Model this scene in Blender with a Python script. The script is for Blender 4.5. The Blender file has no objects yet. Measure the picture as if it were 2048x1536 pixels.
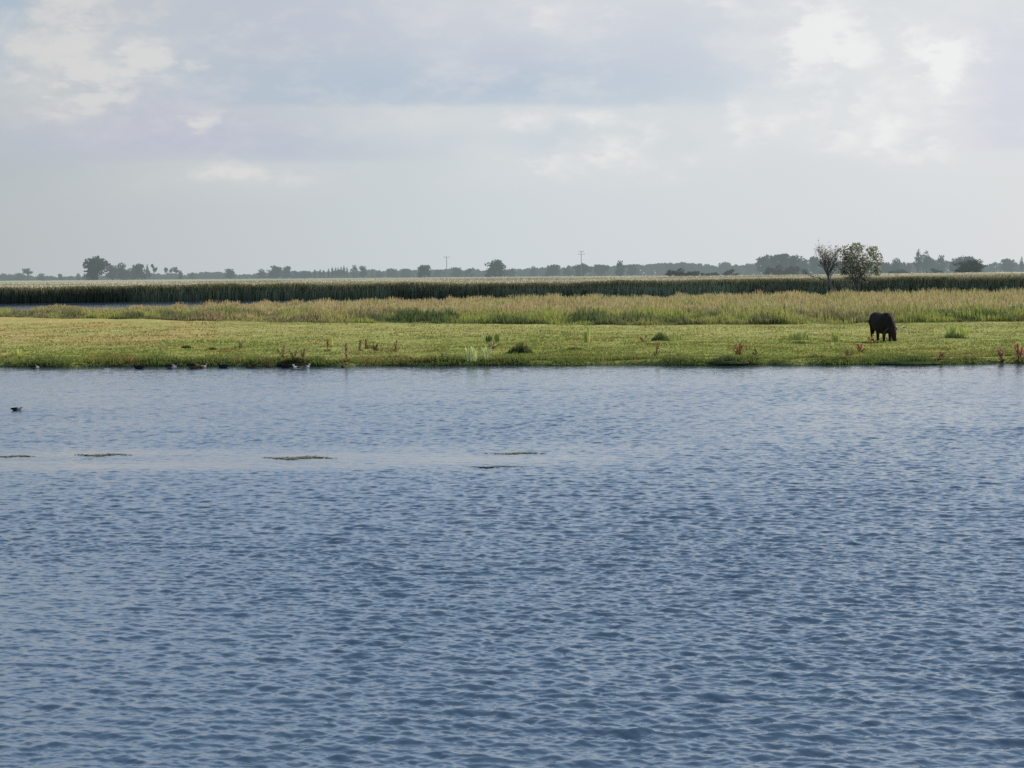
import bpy, bmesh, math, random
import numpy as np
from mathutils import Matrix, Vector, Euler, noise as mnoise

random.seed(7)
RNG = np.random.default_rng(7)
S = bpy.context.scene
COL = S.collection

# ------------------------------------------------------------------ camera
F, HCAM = 4107.0, 3.6
cam_d = bpy.data.cameras.new("camera")
cam = bpy.data.objects.new("camera", cam_d)
COL.objects.link(cam)
ROT = Matrix.Rotation(math.pi / 2 - math.atan(219 / F), 3, 'X') @ Matrix.Rotation(-16 / 2048, 3, 'Z')
cam.matrix_world = Matrix.Translation((0, 0, HCAM)) @ ROT.to_4x4()
cam_d.sensor_width = 36
cam_d.lens = 36 * F / 2048
cam_d.clip_start = 0.1
cam_d.clip_end = 30000
S.camera = cam


def ray(px, py):
    return (ROT @ Vector(((px - 1024) / F, -(py - 768) / F, -1))).normalized()


def ground_at(px, py, z=0.0):
    """the point of height z seen at photo pixel (px, py)"""
    d = ray(px, py)
    k = (z - HCAM) / d.z
    return Vector((d.x * k, d.y * k, z))


def at_depth(px, py, y):
    d = ray(px, py)
    return Vector((0, 0, HCAM)) + d * (y / d.y)


def az_el(px, py):
    d = ray(px, py)
    return math.atan2(d.x, d.y), math.asin(d.z)


# ------------------------------------------------------------------ node helpers
def new_mat(name):
    m = bpy.data.materials.new(name)
    m.use_nodes = True
    m.node_tree.nodes.clear()
    return m, m.node_tree.nodes, m.node_tree.links


def N(nodes, typ, **kw):
    n = nodes.new(typ)
    for k, v in kw.items():
        setattr(n, k, v)
    return n


def setin(n, **kw):
    for k, v in kw.items():
        n.inputs[k.replace('_', ' ')].default_value = v


def lin(r, g, b):
    f = lambda c: (c / 255 / 12.92) if c / 255 <= 0.04045 else ((c / 255 + 0.055) / 1.055) ** 2.4
    return (f(r), f(g), f(b), 1)


def vcol_mat(name, trans=0.35, rough=0.8, noise_scale=None):
    """plant material reading the blades' own colours"""
    m, nd, lk = new_mat(name)
    a = N(nd, 'ShaderNodeAttribute', attribute_name='Col')
    c = a.outputs['Color']
    if noise_scale:
        tc = N(nd, 'ShaderNodeTexCoord')
        nz = N(nd, 'ShaderNodeTexNoise')
        setin(nz, Scale=noise_scale, Detail=4.0)
        lk.new(tc.outputs['Object'], nz.inputs['Vector'])
        mr = N(nd, 'ShaderNodeMapRange')
        setin(mr, From_Min=0.3, From_Max=0.7, To_Min=0.72, To_Max=1.25)
        lk.new(nz.outputs['Fac'], mr.inputs['Value'])
        vm = N(nd, 'ShaderNodeVectorMath', operation='SCALE')
        lk.new(c, vm.inputs[0])
        lk.new(mr.outputs[0], vm.inputs['Scale'])
        c = vm.outputs[0]
    d = N(nd, 'ShaderNodeBsdfDiffuse')
    t = N(nd, 'ShaderNodeBsdfTranslucent')
    mx = N(nd, 'ShaderNodeMixShader')
    mx.inputs[0].default_value = trans
    o = N(nd, 'ShaderNodeOutputMaterial')
    lk.new(c, d.inputs['Color'])
    lk.new(c, t.inputs['Color'])
    lk.new(d.outputs[0], mx.inputs[1])
    lk.new(t.outputs[0], mx.inputs[2])
    lk.new(mx.outputs[0], o.inputs['Surface'])
    return m


def plain_mat(name, color, rough=0.7, var=0.25, scale=8.0, spec=0.3, bump=0.0):
    m, nd, lk = new_mat(name)
    tc = N(nd, 'ShaderNodeTexCoord')
    nz = N(nd, 'ShaderNodeTexNoise')
    setin(nz, Scale=scale, Detail=5.0)
    lk.new(tc.outputs['Object'], nz.inputs['Vector'])
    cr = N(nd, 'ShaderNodeMapRange')
    setin(cr, From_Min=0.3, From_Max=0.7, To_Min=1 - var, To_Max=1 + var)
    lk.new(nz.outputs['Fac'], cr.inputs['Value'])
    vm = N(nd, 'ShaderNodeVectorMath', operation='SCALE')
    vm.inputs[0].default_value = color[:3]
    lk.new(cr.outputs[0], vm.inputs['Scale'])
    b = N(nd, 'ShaderNodeBsdfPrincipled')
    setin(b, Roughness=rough, Specular_IOR_Level=spec)
    lk.new(vm.outputs[0], b.inputs['Base Color'])
    if bump:
        bp = N(nd, 'ShaderNodeBump')
        setin(bp, Strength=bump, Distance=0.02)
        lk.new(nz.outputs['Fac'], bp.inputs['Height'])
        lk.new(bp.outputs[0], b.inputs['Normal'])
    o = N(nd, 'ShaderNodeOutputMaterial')
    lk.new(b.outputs[0], o.inputs['Surface'])
    return m


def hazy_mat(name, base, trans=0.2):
    """far foliage or bark: its own colour with distance haze painted in as a glow.
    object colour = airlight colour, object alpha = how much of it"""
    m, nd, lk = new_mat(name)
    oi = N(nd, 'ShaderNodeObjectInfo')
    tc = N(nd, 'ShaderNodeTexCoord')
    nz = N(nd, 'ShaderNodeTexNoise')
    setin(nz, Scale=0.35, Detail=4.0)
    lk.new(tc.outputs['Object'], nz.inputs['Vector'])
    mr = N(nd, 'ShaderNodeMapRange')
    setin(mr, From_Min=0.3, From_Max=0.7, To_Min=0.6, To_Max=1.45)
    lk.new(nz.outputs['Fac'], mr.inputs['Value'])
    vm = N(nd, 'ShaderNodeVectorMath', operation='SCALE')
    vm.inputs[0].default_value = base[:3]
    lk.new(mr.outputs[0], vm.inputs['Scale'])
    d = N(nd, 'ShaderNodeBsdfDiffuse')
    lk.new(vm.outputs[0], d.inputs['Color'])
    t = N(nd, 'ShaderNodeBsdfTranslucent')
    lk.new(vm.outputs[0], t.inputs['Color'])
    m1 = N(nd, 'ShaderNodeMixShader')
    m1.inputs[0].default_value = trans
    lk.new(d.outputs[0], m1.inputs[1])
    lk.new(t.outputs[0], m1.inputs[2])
    e = N(nd, 'ShaderNodeEmission')  # painted haze: the surface itself emits the airlight colour
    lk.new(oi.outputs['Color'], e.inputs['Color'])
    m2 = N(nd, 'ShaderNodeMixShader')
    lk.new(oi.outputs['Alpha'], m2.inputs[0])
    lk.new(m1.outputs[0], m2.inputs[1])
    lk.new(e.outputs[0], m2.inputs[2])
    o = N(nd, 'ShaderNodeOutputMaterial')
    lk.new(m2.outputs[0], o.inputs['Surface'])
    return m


# ------------------------------------------------------------------ object helpers
def tag(o, label=None, cat=None, group=None, kind=None):
    if label: o['label'] = label
    if cat: o['category'] = cat
    if group: o['group'] = group
    if kind: o['kind'] = kind
    return o


def np_mesh(name, verts, faces, cols=None, smooth=False):
    """verts (n,3); faces (m,k) of constant k"""
    verts = np.asarray(verts, dtype=np.float32)
    faces = np.asarray(faces, dtype=np.int32)
    me = bpy.data.meshes.new(name)
    me.vertices.add(len(verts))
    me.vertices.foreach_set('co', verts.ravel())
    k = faces.shape[1]
    me.loops.add(faces.size)
    me.loops.foreach_set('vertex_index', faces.ravel())
    me.polygons.add(len(faces))
    me.polygons.foreach_set('loop_start', np.arange(0, faces.size, k, dtype=np.int32))
    if smooth:
        me.polygons.foreach_set('use_smooth', np.ones(len(faces), dtype=bool))
    me.update(calc_edges=True)
    if cols is not None:
        a = me.color_attributes.new('Col', 'FLOAT_COLOR', 'POINT')
        c = np.ones((len(verts), 4), dtype=np.float32)
        c[:, :3] = cols
        a.data.foreach_set('color', c.ravel())
    return me


def link(name, me, mat=None, parent=None):
    o = bpy.data.objects.new(name, me)
    COL.objects.link(o)
    if mat is not None and not me.materials:
        me.materials.append(mat)
    if parent: o.parent = parent
    return o


def empty(name, loc=(0, 0, 0), rz=0.0):
    o = bpy.data.objects.new(name, None)
    o.empty_display_size = 0.2
    COL.objects.link(o)
    o.location = loc
    o.rotation_euler = (0, 0, rz)
    return o


def copy_tree(o, parent=None):
    c = o.copy()
    COL.objects.link(c)
    c.parent = parent
    for ch in list(o.children):
        copy_tree(ch, c)
    return c


class Geo:
    """gathers quads/tubes/lofts in plain lists with colours"""
    def __init__(self):
        self.v, self.f, self.c = [], [], []

    def ring_loft(self, stations, n=12, cols=None, cap=True):
        """stations: (centre, axis_u*ru, axis_v*rv)"""
        base = len(self.v)
        for i, (c, u, w) in enumerate(stations):
            for k in range(n):
                a = 2 * math.pi * k / n
                p = c + u * math.cos(a) + w * math.sin(a)
                self.v.append((p.x, p.y, p.z))
                self.c.append(cols[i] if cols else (1, 1, 1))
        m = len(stations)
        for i in range(m - 1):
            for k in range(n):
                a, b = base + i * n + k, base + i * n + (k + 1) % n
                self.f.append((a, b, b + n, a + n))
        if cap:
            for i, flip in ((0, True), (m - 1, False)):
                ci = len(self.v)
                self.v.append(tuple(stations[i][0]))
                self.c.append(cols[i] if cols else (1, 1, 1))
                for k in range(n):
                    a, b = base + i * n + k, base + i * n + (k + 1) % n
                    self.f.append((b, a, ci) if flip else (a, b, ci))

    def tube(self, pts, radii, n=6, col=(1, 1, 1)):
        st = []
        pts = [Vector(p) for p in pts]
        for i, p in enumerate(pts):
            t = (pts[min(i + 1, len(pts) - 1)] - pts[max(i - 1, 0)]).normalized()
            ref = Vector((0, 0, 1)) if abs(t.z) < 0.9 else Vector((1, 0, 0))
            u = t.cross(ref).normalized()
            w = t.cross(u).normalized()
            st.append((p, u * radii[i], w * radii[i]))
        self.ring_loft(st, n, [col] * len(st))

    def quad(self, c, u, w, col=(1, 1, 1)):
        b = len(self.v)
        for s, t in ((-1, -1), (1, -1), (1, 1), (-1, 1)):
            p = c + u * s + w * t
            self.v.append((p.x, p.y, p.z))
            self.c.append(col)
        self.f.append((b, b + 1, b + 2, b + 3))

    def mesh(self, name, smooth=False, cols=True):
        me = bpy.data.meshes.new(name)
        me.from_pydata(self.v, [], self.f)
        if smooth:
            me.polygons.foreach_set('use_smooth', np.ones(len(me.polygons), dtype=bool))
        if cols:
            a = me.color_attributes.new('Col', 'FLOAT_COLOR', 'POINT')
            c = np.ones((len(self.v), 4), dtype=np.float32)
            c[:, :3] = np.asarray(self.c, dtype=np.float32)
            a.data.foreach_set('color', c.ravel())
        me.update()
        return me


def rand_unit():
    while True:
        v = Vector((random.uniform(-1, 1), random.uniform(-1, 1), random.uniform(-1, 1)))
        if 0.05 < v.length < 1: return v.normalized()


# smooth value noise for arrays
def vnoise(x, y, seed=0):
    x = np.asarray(x, dtype=np.float64); y = np.asarray(y, dtype=np.float64)
    xi, yi = np.floor(x).astype(np.int64), np.floor(y).astype(np.int64)
    fx, fy = x - xi, y - yi
    fx, fy = fx * fx * (3 - 2 * fx), fy * fy * (3 - 2 * fy)

    def h(a, b):
        n = (a * 374761393 + b * 668265263 + seed * 1442695041) & 0xffffffff
        n = ((n ^ (n >> 13)) * 1274126177) & 0xffffffff
        n = (n ^ (n >> 16)) & 0xffff
        return n / 65535.0
    a, b, c, d = h(xi, yi), h(xi + 1, yi), h(xi, yi + 1), h(xi + 1, yi + 1)
    return (a * (1 - fx) + b * fx) * (1 - fy) + (c * (1 - fx) + d * fx) * fy


def fbm(x, y, seed=0, octs=4):
    s, amp, tot = 0, 1, 0
    for i in range(octs):
        s = s + amp * vnoise(x * 2 ** i, y * 2 ** i, seed + i * 17)
        tot += amp
        amp *= 0.5
    return s / tot


def sstep(a, b, x):
    t = np.clip((x - a) / (b - a), 0, 1)
    return t * t * (3 - 2 * t)


# ------------------------------------------------------------------ lie of the land
def shore_y(x):
    return np.interp(x, [-60, -20.9, 0, 7.3, 19.9, 60], [86, 83.6, 81.2, 80.0, 79.6, 80]) \
        + 1.5 * (fbm(x * 0.22, 0 * x + 3.3, 5, 4) - 0.5) + 0.6 * (vnoise(x * 1.3, 0 * x, 9) - 0.5)


def foot_y(t):       # where the short pasture meets the rough grass (t = x / y)
    return np.interp(t, [-0.5, -0.25, -0.12, 0, 0.12, 0.25, 0.5], [196, 186, 157, 143, 139, 142, 150])


def rough_back(t):
    return np.interp(t, [-0.5, -0.25, -0.12, 0, 0.12, 0.25, 0.5], [195, 207, 228, 258, 288, 303, 310])


def reed_front(t):
    return np.interp(t, [-0.5, -0.25, 0, 0.25, 0.5], [280, 293, 320, 331, 340])


def reed_top(t):
    return np.interp(t, [-0.5, -0.25, 0, 0.25, 0.5], [2.3, 2.35, 2.35, 2.75, 2.8])


def ground_z(x, y):
    x = np.asarray(x, float); y = np.asarray(y, float)
    t = x / np.maximum(y, 40)
    sy = shore_y(x)
    land = 0.17 + 0.10 * (fbm(x * 0.25, y * 0.18, 21) - 0.5) * 2 + 0.05 * (vnoise(x * 1.1, y * 0.8, 22) - 0.5)
    land = land + 0.12 * np.exp(-((y - sy - 2.5) / 1.6) ** 2) * (vnoise(x * 0.5, y * 0.5, 27))
    z = -0.9 + (land + 0.9) * sstep(-1.1, 0.25, y - sy)
    fy = foot_y(t) + 3 * (vnoise(x * 0.08, 0 * x, 33) - 0.5)
    z = z - 0.13 * np.exp(-((y - fy) / 1.8) ** 2)
    rb = rough_back(t) + 4 * (vnoise(x * 0.05, 0 * x, 41) - 0.5)
    z = np.where(y > rb - 6, z + (-0.9 - z) * sstep(-4, 4, y - rb), z)
    rf = reed_front(t)
    z2 = -0.9 + 1.1 * sstep(-1.5, 1.5, y - rf)
    z = np.where(y > rf - 5, z2, z)
    z = z + 1.35 * sstep(500, 950, y)
    return z


# ground sheet
ys = np.concatenate([np.array([-300, -100, 0, 40, 60, 70, 75]),
                     np.arange(76.5, 100, 0.16), np.arange(100, 150, 0.4), np.arange(150, 345, 1.2),
                     np.geomspace(346, 1000, 60), np.geomspace(1030, 14000, 60)])
ts = np.concatenate([-np.geomspace(3, 0.32, 22), np.linspace(-0.31, 0.31, 620), np.geomspace(0.32, 3, 22)])
TT, YY = np.meshgrid(ts, ys)
XX = TT * np.maximum(YY, 60)
ZZ = ground_z(XX, YY)
nr, nc = XX.shape
idx = np.arange(nr * nc).reshape(nr, nc)
quads = np.stack([idx[:-1, :-1], idx[:-1, 1:], idx[1:, 1:], idx[1:, :-1]], -1).reshape(-1, 4)

x_, y_ = XX.ravel(), YY.ravel()
t_ = x_ / np.maximum(y_, 60)
G1, G2, ORA, YEL = np.array([.200, .225, .060]), np.array([.315, .315, .115]), np.array([.40, .30, .13]), np.array([.30, .29, .09])
n1 = fbm(x_ * 0.12, y_ * 0.07, 51)[:, None]
n2 = fbm(x_ * 0.6, y_ * 0.35, 52)[:, None]
n3 = fbm(x_ * 0.05, y_ * 0.05, 53)[:, None]


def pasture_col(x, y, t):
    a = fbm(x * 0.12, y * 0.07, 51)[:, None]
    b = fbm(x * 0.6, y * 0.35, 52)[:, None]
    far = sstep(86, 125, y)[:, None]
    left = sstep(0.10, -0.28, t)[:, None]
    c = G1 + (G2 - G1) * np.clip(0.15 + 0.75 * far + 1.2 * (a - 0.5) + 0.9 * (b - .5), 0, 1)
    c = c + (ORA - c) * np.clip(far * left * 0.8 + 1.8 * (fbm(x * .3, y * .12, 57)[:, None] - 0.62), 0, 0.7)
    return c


def far_col(x, y):
    band = fbm(np.log(np.maximum(y, 1)) * 9 + 0.002 * x, x * 0.0012, 61)[:, None]
    straw, grn, brn = np.array([.46, .44, .31]), np.array([.17, .20, .12]), np.array([.22, .19, .13])
    c = grn + (straw - grn) * sstep(0.42, 0.56, band)
    c = c + (brn - c) * sstep(0.62, 0.70, fbm(np.log(np.maximum(y, 1)) * 14, x * .001, 67)[:, None])
    hz = np.clip((y - 500) / 4000, 0, 0.5)[:, None]  # aerial haze painted into the field colour, growing with distance
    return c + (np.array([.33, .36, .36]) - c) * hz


gc = pasture_col(x_, y_, t_)
mud = np.array([.12, .11, .07])
wet = sstep(0.09, -0.02, ZZ.ravel())[:, None]
gc = gc + (mud - gc) * wet
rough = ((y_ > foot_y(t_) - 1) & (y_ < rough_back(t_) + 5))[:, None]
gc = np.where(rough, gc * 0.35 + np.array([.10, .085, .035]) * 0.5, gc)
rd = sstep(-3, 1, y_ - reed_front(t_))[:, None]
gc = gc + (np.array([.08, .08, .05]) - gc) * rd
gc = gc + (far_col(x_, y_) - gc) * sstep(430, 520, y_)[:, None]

gm, nd, lk = new_mat('meadow_ground')
a = N(nd, 'ShaderNodeAttribute', attribute_name='Col')
tc = N(nd, 'ShaderNodeTexCoord')
mp = N(nd, 'ShaderNodeMapping'); mp.inputs['Scale'].default_value = (1, 0.5, 1)
lk.new(tc.outputs['Object'], mp.inputs['Vector'])
nz = N(nd, 'ShaderNodeTexNoise'); setin(nz, Scale=3.0, Detail=6.0, Roughness=0.65)
lk.new(mp.outputs[0], nz.inputs['Vector'])
mr = N(nd, 'ShaderNodeMapRange'); setin(mr, From_Min=0.3, From_Max=0.7, To_Min=0.7, To_Max=1.3)
lk.new(nz.outputs['Fac'], mr.inputs['Value'])
vm = N(nd, 'ShaderNodeVectorMath', operation='SCALE')
lk.new(a.outputs['Color'], vm.inputs[0]); lk.new(mr.outputs[0], vm.inputs['Scale'])
d = N(nd, 'ShaderNodeBsdfDiffuse'); lk.new(vm.outputs[0], d.inputs['Color'])
bp = N(nd, 'ShaderNodeBump'); setin(bp, Strength=0.6, Distance=0.08)
lk.new(nz.outputs['Fac'], bp.inputs['Height']); lk.new(bp.outputs[0], d.inputs['Normal'])
o = N(nd, 'ShaderNodeOutputMaterial'); lk.new(d.outputs[0], o.inputs['Surface'])
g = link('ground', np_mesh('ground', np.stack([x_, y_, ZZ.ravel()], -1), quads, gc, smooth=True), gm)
tag(g, kind='structure')

# ------------------------------------------------------------------ water
wy = np.concatenate([np.array([-250, -80, -20, 0, 6, 10, 12]), np.arange(13, 14.2, 0.05), np.arange(14.2, 28, 0.017), np.arange(28, 42, 0.025)])
yy = 42.0
grow = []
while yy < 90:
    grow.append(yy); yy += 0.026 * (yy / 42) ** 2.2
wy = np.concatenate([wy, np.array(grow), np.linspace(90.5, 400, 60)])
wt = np.concatenate([-np.geomspace(6, 0.34, 30), np.linspace(-0.33, -0.27, 100)[:-1], np.linspace(-0.27, 0.27, 1000), np.linspace(0.27, 0.33, 100)[1:], np.geomspace(0.34, 6, 30)])
WT, WY = np.meshgrid(wt.astype(np.float32), wy.astype(np.float32))
WX = WT * np.maximum(WY, 12)
dyl = np.gradient(wy)[:, None].astype(np.float32)
H = np.zeros_like(WX)
gust = 0.45 + 1.1 * fbm(WX * 0.16, WY * 0.10, 71, 4).astype(np.float32)
# calmer streaks: under the far bank and along the drifting weed
calm = sstep(3.5, 1.2, np.abs(WY - 41.2 - 0.06 * WX + 1.1 * (vnoise(WX * 0.25, WY * 0.0, 75) - .5))) * sstep(7.0, -3.0, WX) \
    * np.clip(0.40 + 1.5 * (fbm(WX * 0.25, WY * 0.9, 77, 3) - 0.25), 0, 1)
calm2 = sstep(5.5, 2.0, shore_y(WX.astype(float)) - WY)
calm3 = 0.25 * sstep(0.5, 0.68, fbm(WX * 0.09 + 5, WY * 0.22, 78, 3)) * sstep(35, 50, WY)
CALM = np.clip(np.maximum(np.maximum(calm, 0.6 * calm2), calm3), 0, 1)
CALM = np.where(WY > 95, 0.68, CALM).astype(np.float32)
amp_env = gust * (1 - 0.86 * CALM) * (1.10 - 0.32 * sstep(17, 50, WY))
K = 110
for i in range(K):
    lam = float(0.052 * (0.62 / 0.052) ** (RNG.random() ** 1.1))
    ang = math.radians(-97 + RNG.normal() * 30)
    k = 2 * math.pi / lam
    slope = 0.0235 * (1.0 if lam < 0.4 else 0.65)
    A = slope / k
    fade = sstep(2.2, 4.5, lam / dyl)
    ph = (k * (math.cos(ang) * WX.astype(np.float64) + math.sin(ang) * WY) + RNG.random() * 6.283 +
          1.2 * np.sin(0.31 * WX + i) + 1.2 * np.sin(0.23 * WY + 2 * i))
    s = np.sin(ph)
    H += (A * fade * (s - 0.36 * np.sin(2 * ph) - 0.10 * np.cos(2 * ph))).astype(np.float32)
H *= amp_env
H *= sstep(8, 13, WY) * sstep(93, 86, WY)
nr, nc = WX.shape
idx = np.arange(nr * nc).reshape(nr, nc)
quads = np.stack([idx[:-1, :-1], idx[:-1, 1:], idx[1:, 1:], idx[1:, :-1]], -1).reshape(-1, 4)
wv = np.stack([WX.ravel(), WY.ravel(), H.ravel()], -1)
wcol = np.repeat(CALM.ravel()[:, None], 3, 1)

wm, nd, lk = new_mat('lake_water')
tc = N(nd, 'ShaderNodeTexCoord')
at = N(nd, 'ShaderNodeAttribute', attribute_name='Col')
mp = N(nd, 'ShaderNodeMapping'); mp.inputs['Scale'].default_value = (1.0, 1.5, 1.0)
mp.inputs['Rotation'].default_value = (0, 0, math.radians(5))
lk.new(tc.outputs['Object'], mp.inputs['Vector'])
n1 = N(nd, 'ShaderNodeTexNoise'); setin(n1, Scale=2.1, Detail=4.0, Roughness=0.6, Distortion=0.4)
n2 = N(nd, 'ShaderNodeTexNoise'); setin(n2, Scale=14.0, Detail=2.0, Roughness=0.5)
lk.new(mp.outputs[0], n1.inputs['Vector']); lk.new(mp.outputs[0], n2.inputs['Vector'])
sub = N(nd, 'ShaderNodeMath', operation='SUBTRACT'); sub.inputs[0].default_value = 1.0
lk.new(at.outputs['Fac'], sub.inputs[1])
sx = N(nd, 'ShaderNodeSeparateXYZ'); lk.new(tc.outputs['Object'], sx.inputs[0])
far = N(nd, 'ShaderNodeMapRange'); setin(far, From_Min=30.0, From_Max=75.0, To_Min=0.03, To_Max=0.24)
lk.new(sx.outputs['Y'], far.inputs['Value'])
st1 = N(nd, 'ShaderNodeMath', operation='MULTIPLY'); lk.new(sub.outputs[0], st1.inputs[0]); lk.new(far.outputs[0], st1.inputs[1])
b1 = N(nd, 'ShaderNodeBump'); setin(b1, Distance=0.22)
lk.new(st1.outputs[0], b1.inputs['Strength']); lk.new(n1.outputs['Fac'], b1.inputs['Height'])
st2 = N(nd, 'ShaderNodeMath', operation='MULTIPLY'); lk.new(sub.outputs[0], st2.inputs[0]); st2.inputs[1].default_value = 0.35
b2 = N(nd, 'ShaderNodeBump'); setin(b2, Distance=0.012)
lk.new(st2.outputs[0], b2.inputs['Strength']); lk.new(n2.outputs['Fac'], b2.inputs['Height'])
lk.new(b1.outputs[0], b2.inputs['Normal'])
pb = N(nd, 'ShaderNodeBsdfPrincipled')
setin(pb, Base_Color=(0.046, 0.080, 0.118, 1), Roughness=0.07, IOR=2.0)
lk.new(b2.outputs[0], pb.inputs['Normal'])
o = N(nd, 'ShaderNodeOutputMaterial'); lk.new(pb.outputs[0], o.inputs['Surface'])
w = link('water', np_mesh('water', wv, quads, wcol, smooth=True), wm)
tag(w, kind='structure')


# ------------------------------------------------------------------ blades (grass, reeds)
def blades(px, py, pz, h, wd, cbot, ctop, lean=0.3, taper=0.25):
    n = len(px)
    a = RNG.random(n) * math.pi
    la, ll = RNG.random(n) * 2 * math.pi, RNG.random(n) * lean * h
    ux, uy = np.cos(a) * wd / 2, np.sin(a) * wd / 2
    lx, ly = np.cos(la) * ll, np.sin(la) * ll
    v = np.zeros((n, 4, 3)); c = np.zeros((n, 4, 3))
    v[:, 0] = np.stack([px - ux, py - uy, pz], -1); v[:, 1] = np.stack([px + ux, py + uy, pz], -1)
    v[:, 2] = np.stack([px + ux * taper + lx, py + uy * taper + ly, pz + h], -1)
    v[:, 3] = np.stack([px - ux * taper + lx, py - uy * taper + ly, pz + h], -1)
    c[:, 0] = c[:, 1] = cbot; c[:, 2] = c[:, 3] = ctop
    return v.reshape(-1, 3), np.arange(n * 4).reshape(-1, 4), c.reshape(-1, 3)


plantmat = vcol_mat('plant_blades', 0.35)
reedmat = vcol_mat('reed_blades', 0.12)


def jit(c, n, s=0.25):
    return c * (1 + (RNG.random((n, 1)) - 0.5) * 2 * s) * (1 + (RNG.random((n, 3)) - 0.5) * 0.12)


# short pasture grass
n = 150000
y = shore_y(np.zeros(1))[0] + (RNG.random(n) ** 1.7) * 75
t = (RNG.random(n) - 0.5) * 0.72
x = t * y
sy = shore_y(x)
ok = (y > sy - 0.05) & (y < foot_y(t) + 2)
x, y, t = x[ok], y[ok], t[ok]; n = len(x)
cl = fbm(x * 0.9, y * 0.5, 81)
edge = np.exp(-((y - shore_y(x)) / 1.5))
h = (0.035 + 0.22 * np.clip(cl - 0.47, 0, 1)) * (0.6 + 0.8 * RNG.random(n)) + 0.16 * edge * RNG.random(n) * (0.4 + vnoise(x * .7, y * 0, 84) * 1.6)
pc = pasture_col(x, y, t) * 1.0
pc = pc + (np.array([.14, .18, .04]) - pc) * (edge * 0.45)[:, None]
hot = (sstep(0.60, 0.72, fbm(x * 0.45, y * 0.3, 88, 3)) * (RNG.random(n) < 0.5) * 0.8)[:, None]
pc = pc + (np.array([.30, .15, .07]) - pc) * hot
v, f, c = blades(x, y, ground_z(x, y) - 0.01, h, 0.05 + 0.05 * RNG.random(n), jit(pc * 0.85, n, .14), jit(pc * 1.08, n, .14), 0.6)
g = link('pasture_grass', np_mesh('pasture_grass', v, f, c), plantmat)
tag(g, 'short green and yellow pasture grass on the bank beyond the lake', 'grass', kind='stuff')

# bank edge overhang: taller sedgy grass right at the waterline
n = 26000
t = (RNG.random(n) - 0.5) * 0.66
y = 79 + RNG.random(n) * 0
x = t * 80
y = shore_y(x) - 0.12 + RNG.random(n) ** 2 * 1.3
hh = (0.04 + 0.36 * np.clip(fbm(x * 0.9, 0 * x, 91, 3) - 0.35, 0, 1)) * (0.5 + RNG.random(n))
pc = np.array([.13, .165, .045]) + (np.array([.25, .28, .09]) - np.array([.13, .165, .045])) * (fbm(x * .8, y, 92)[:, None])
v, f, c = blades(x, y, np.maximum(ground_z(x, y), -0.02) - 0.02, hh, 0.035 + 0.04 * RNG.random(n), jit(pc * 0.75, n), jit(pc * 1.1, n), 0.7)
g = link('sedge', np_mesh('sedge', v, f, c), plantmat)
tag(g, 'uneven green sedge fringe along the waterline of the bank', 'sedge', kind='stuff')

# rough tall grass band
n = 300000
t = (RNG.random(n) - 0.5) * 0.72
u = RNG.random(n) ** 1.35
y = foot_y(t) + u * (rough_back(t) - foot_y(t) + 2)
x = t * y
dd = (y - foot_y(t))
clump = 0.4 * fbm(x * 0.32, y * 0.10, 95, 4) + 0.6 * fbm(x * 0.75, y * 0.2, 96, 2)
front = np.exp(-dd / 14.0)
ok = RNG.random(n) < np.clip(0.5 + 1.6 * (clump - 0.42), 0.25, 1)
x, y, t, dd, clump, front = [q[ok] for q in (x, y, t, dd, clump, front)]; n = len(x)
h = (0.22 + 1.9 * np.clip(clump - 0.34, 0, 1)) * (0.55 + 0.75 * RNG.random(n)) * (0.55 + 0.45 * sstep(0, 4, dd + 5 * (clump - .5)))
h *= np.interp(t, [-0.3, -0.2, 0], [0.62, 0.72, 1.0])
cg, cd, cr, ct = np.array([.30, .32, .09]), np.array([.11, .14, .055]), np.array([.56, .39, .225]), np.array([.52, .48, .23])
pc = cg + (cd - cg) * (sstep(0.44, 0.62, 0.5 * fbm(x * .28, y * .1, 97, 3) + 0.5 * vnoise(x * .75 + y * .2, y * .22, 94) + 0.10 * np.exp(-dd / 5)) * sstep(40, 8, dd))[:, None]
redn = np.clip(0.16 + 0.2 * sstep(0, -0.2, t) + sstep(6, 40, dd) * 0.8 + 1.6 * (fbm(x * .12, y * .08, 99) - .5), 0, 1)[:, None]
tip = cr + (ct - cr) * (fbm(x * .25, y * .12, 98)[:, None] * 1.3 - 0.2).clip(0, 1)
top = pc * 1.25 + (tip - pc * 1.25) * redn
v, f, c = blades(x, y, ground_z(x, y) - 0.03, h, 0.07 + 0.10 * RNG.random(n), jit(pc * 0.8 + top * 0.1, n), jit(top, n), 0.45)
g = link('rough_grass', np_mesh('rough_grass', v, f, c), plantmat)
tag(g, 'tall rough grass with reddish seed heads behind the pasture', 'grass', kind='stuff')

# reed bed: canopy mat plus stems along its front and plumes over it
rt = np.concatenate([-np.geomspace(0.9, 0.36, 12), np.linspace(-0.35, 0.35, 420), np.geomspace(0.36, 0.9, 12)])
ru = np.concatenate([np.linspace(0, 0.1, 30), np.geomspace(0.105, 1, 50)])
RT, RU = np.meshgrid(rt, ru)
depth = np.interp(RT, [-0.5, -0.25, 0, 0.25, 0.5], [190, 210, 420, 700, 700])
RY = reed_front(RT) + 1.2 + RU * depth
RX = RT * RY
RZ = reed_top(RT) - 0.35 + 0.35 * (fbm(RX * 0.12, RY * 0.06, 101) - 0.5) + 0.25 * (vnoise(RX * 0.7, RY * 0.3, 102) - 0.5) - 0.5 * np.exp(-RU * depth / 0.8)
RZ = RZ + 0.5 * sstep(0.3, 1, RU) * np.interp(RT, [0, .25], [0, 1])
nr, nc = RX.shape
idx = np.arange(nr * nc).reshape(nr, nc)
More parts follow.
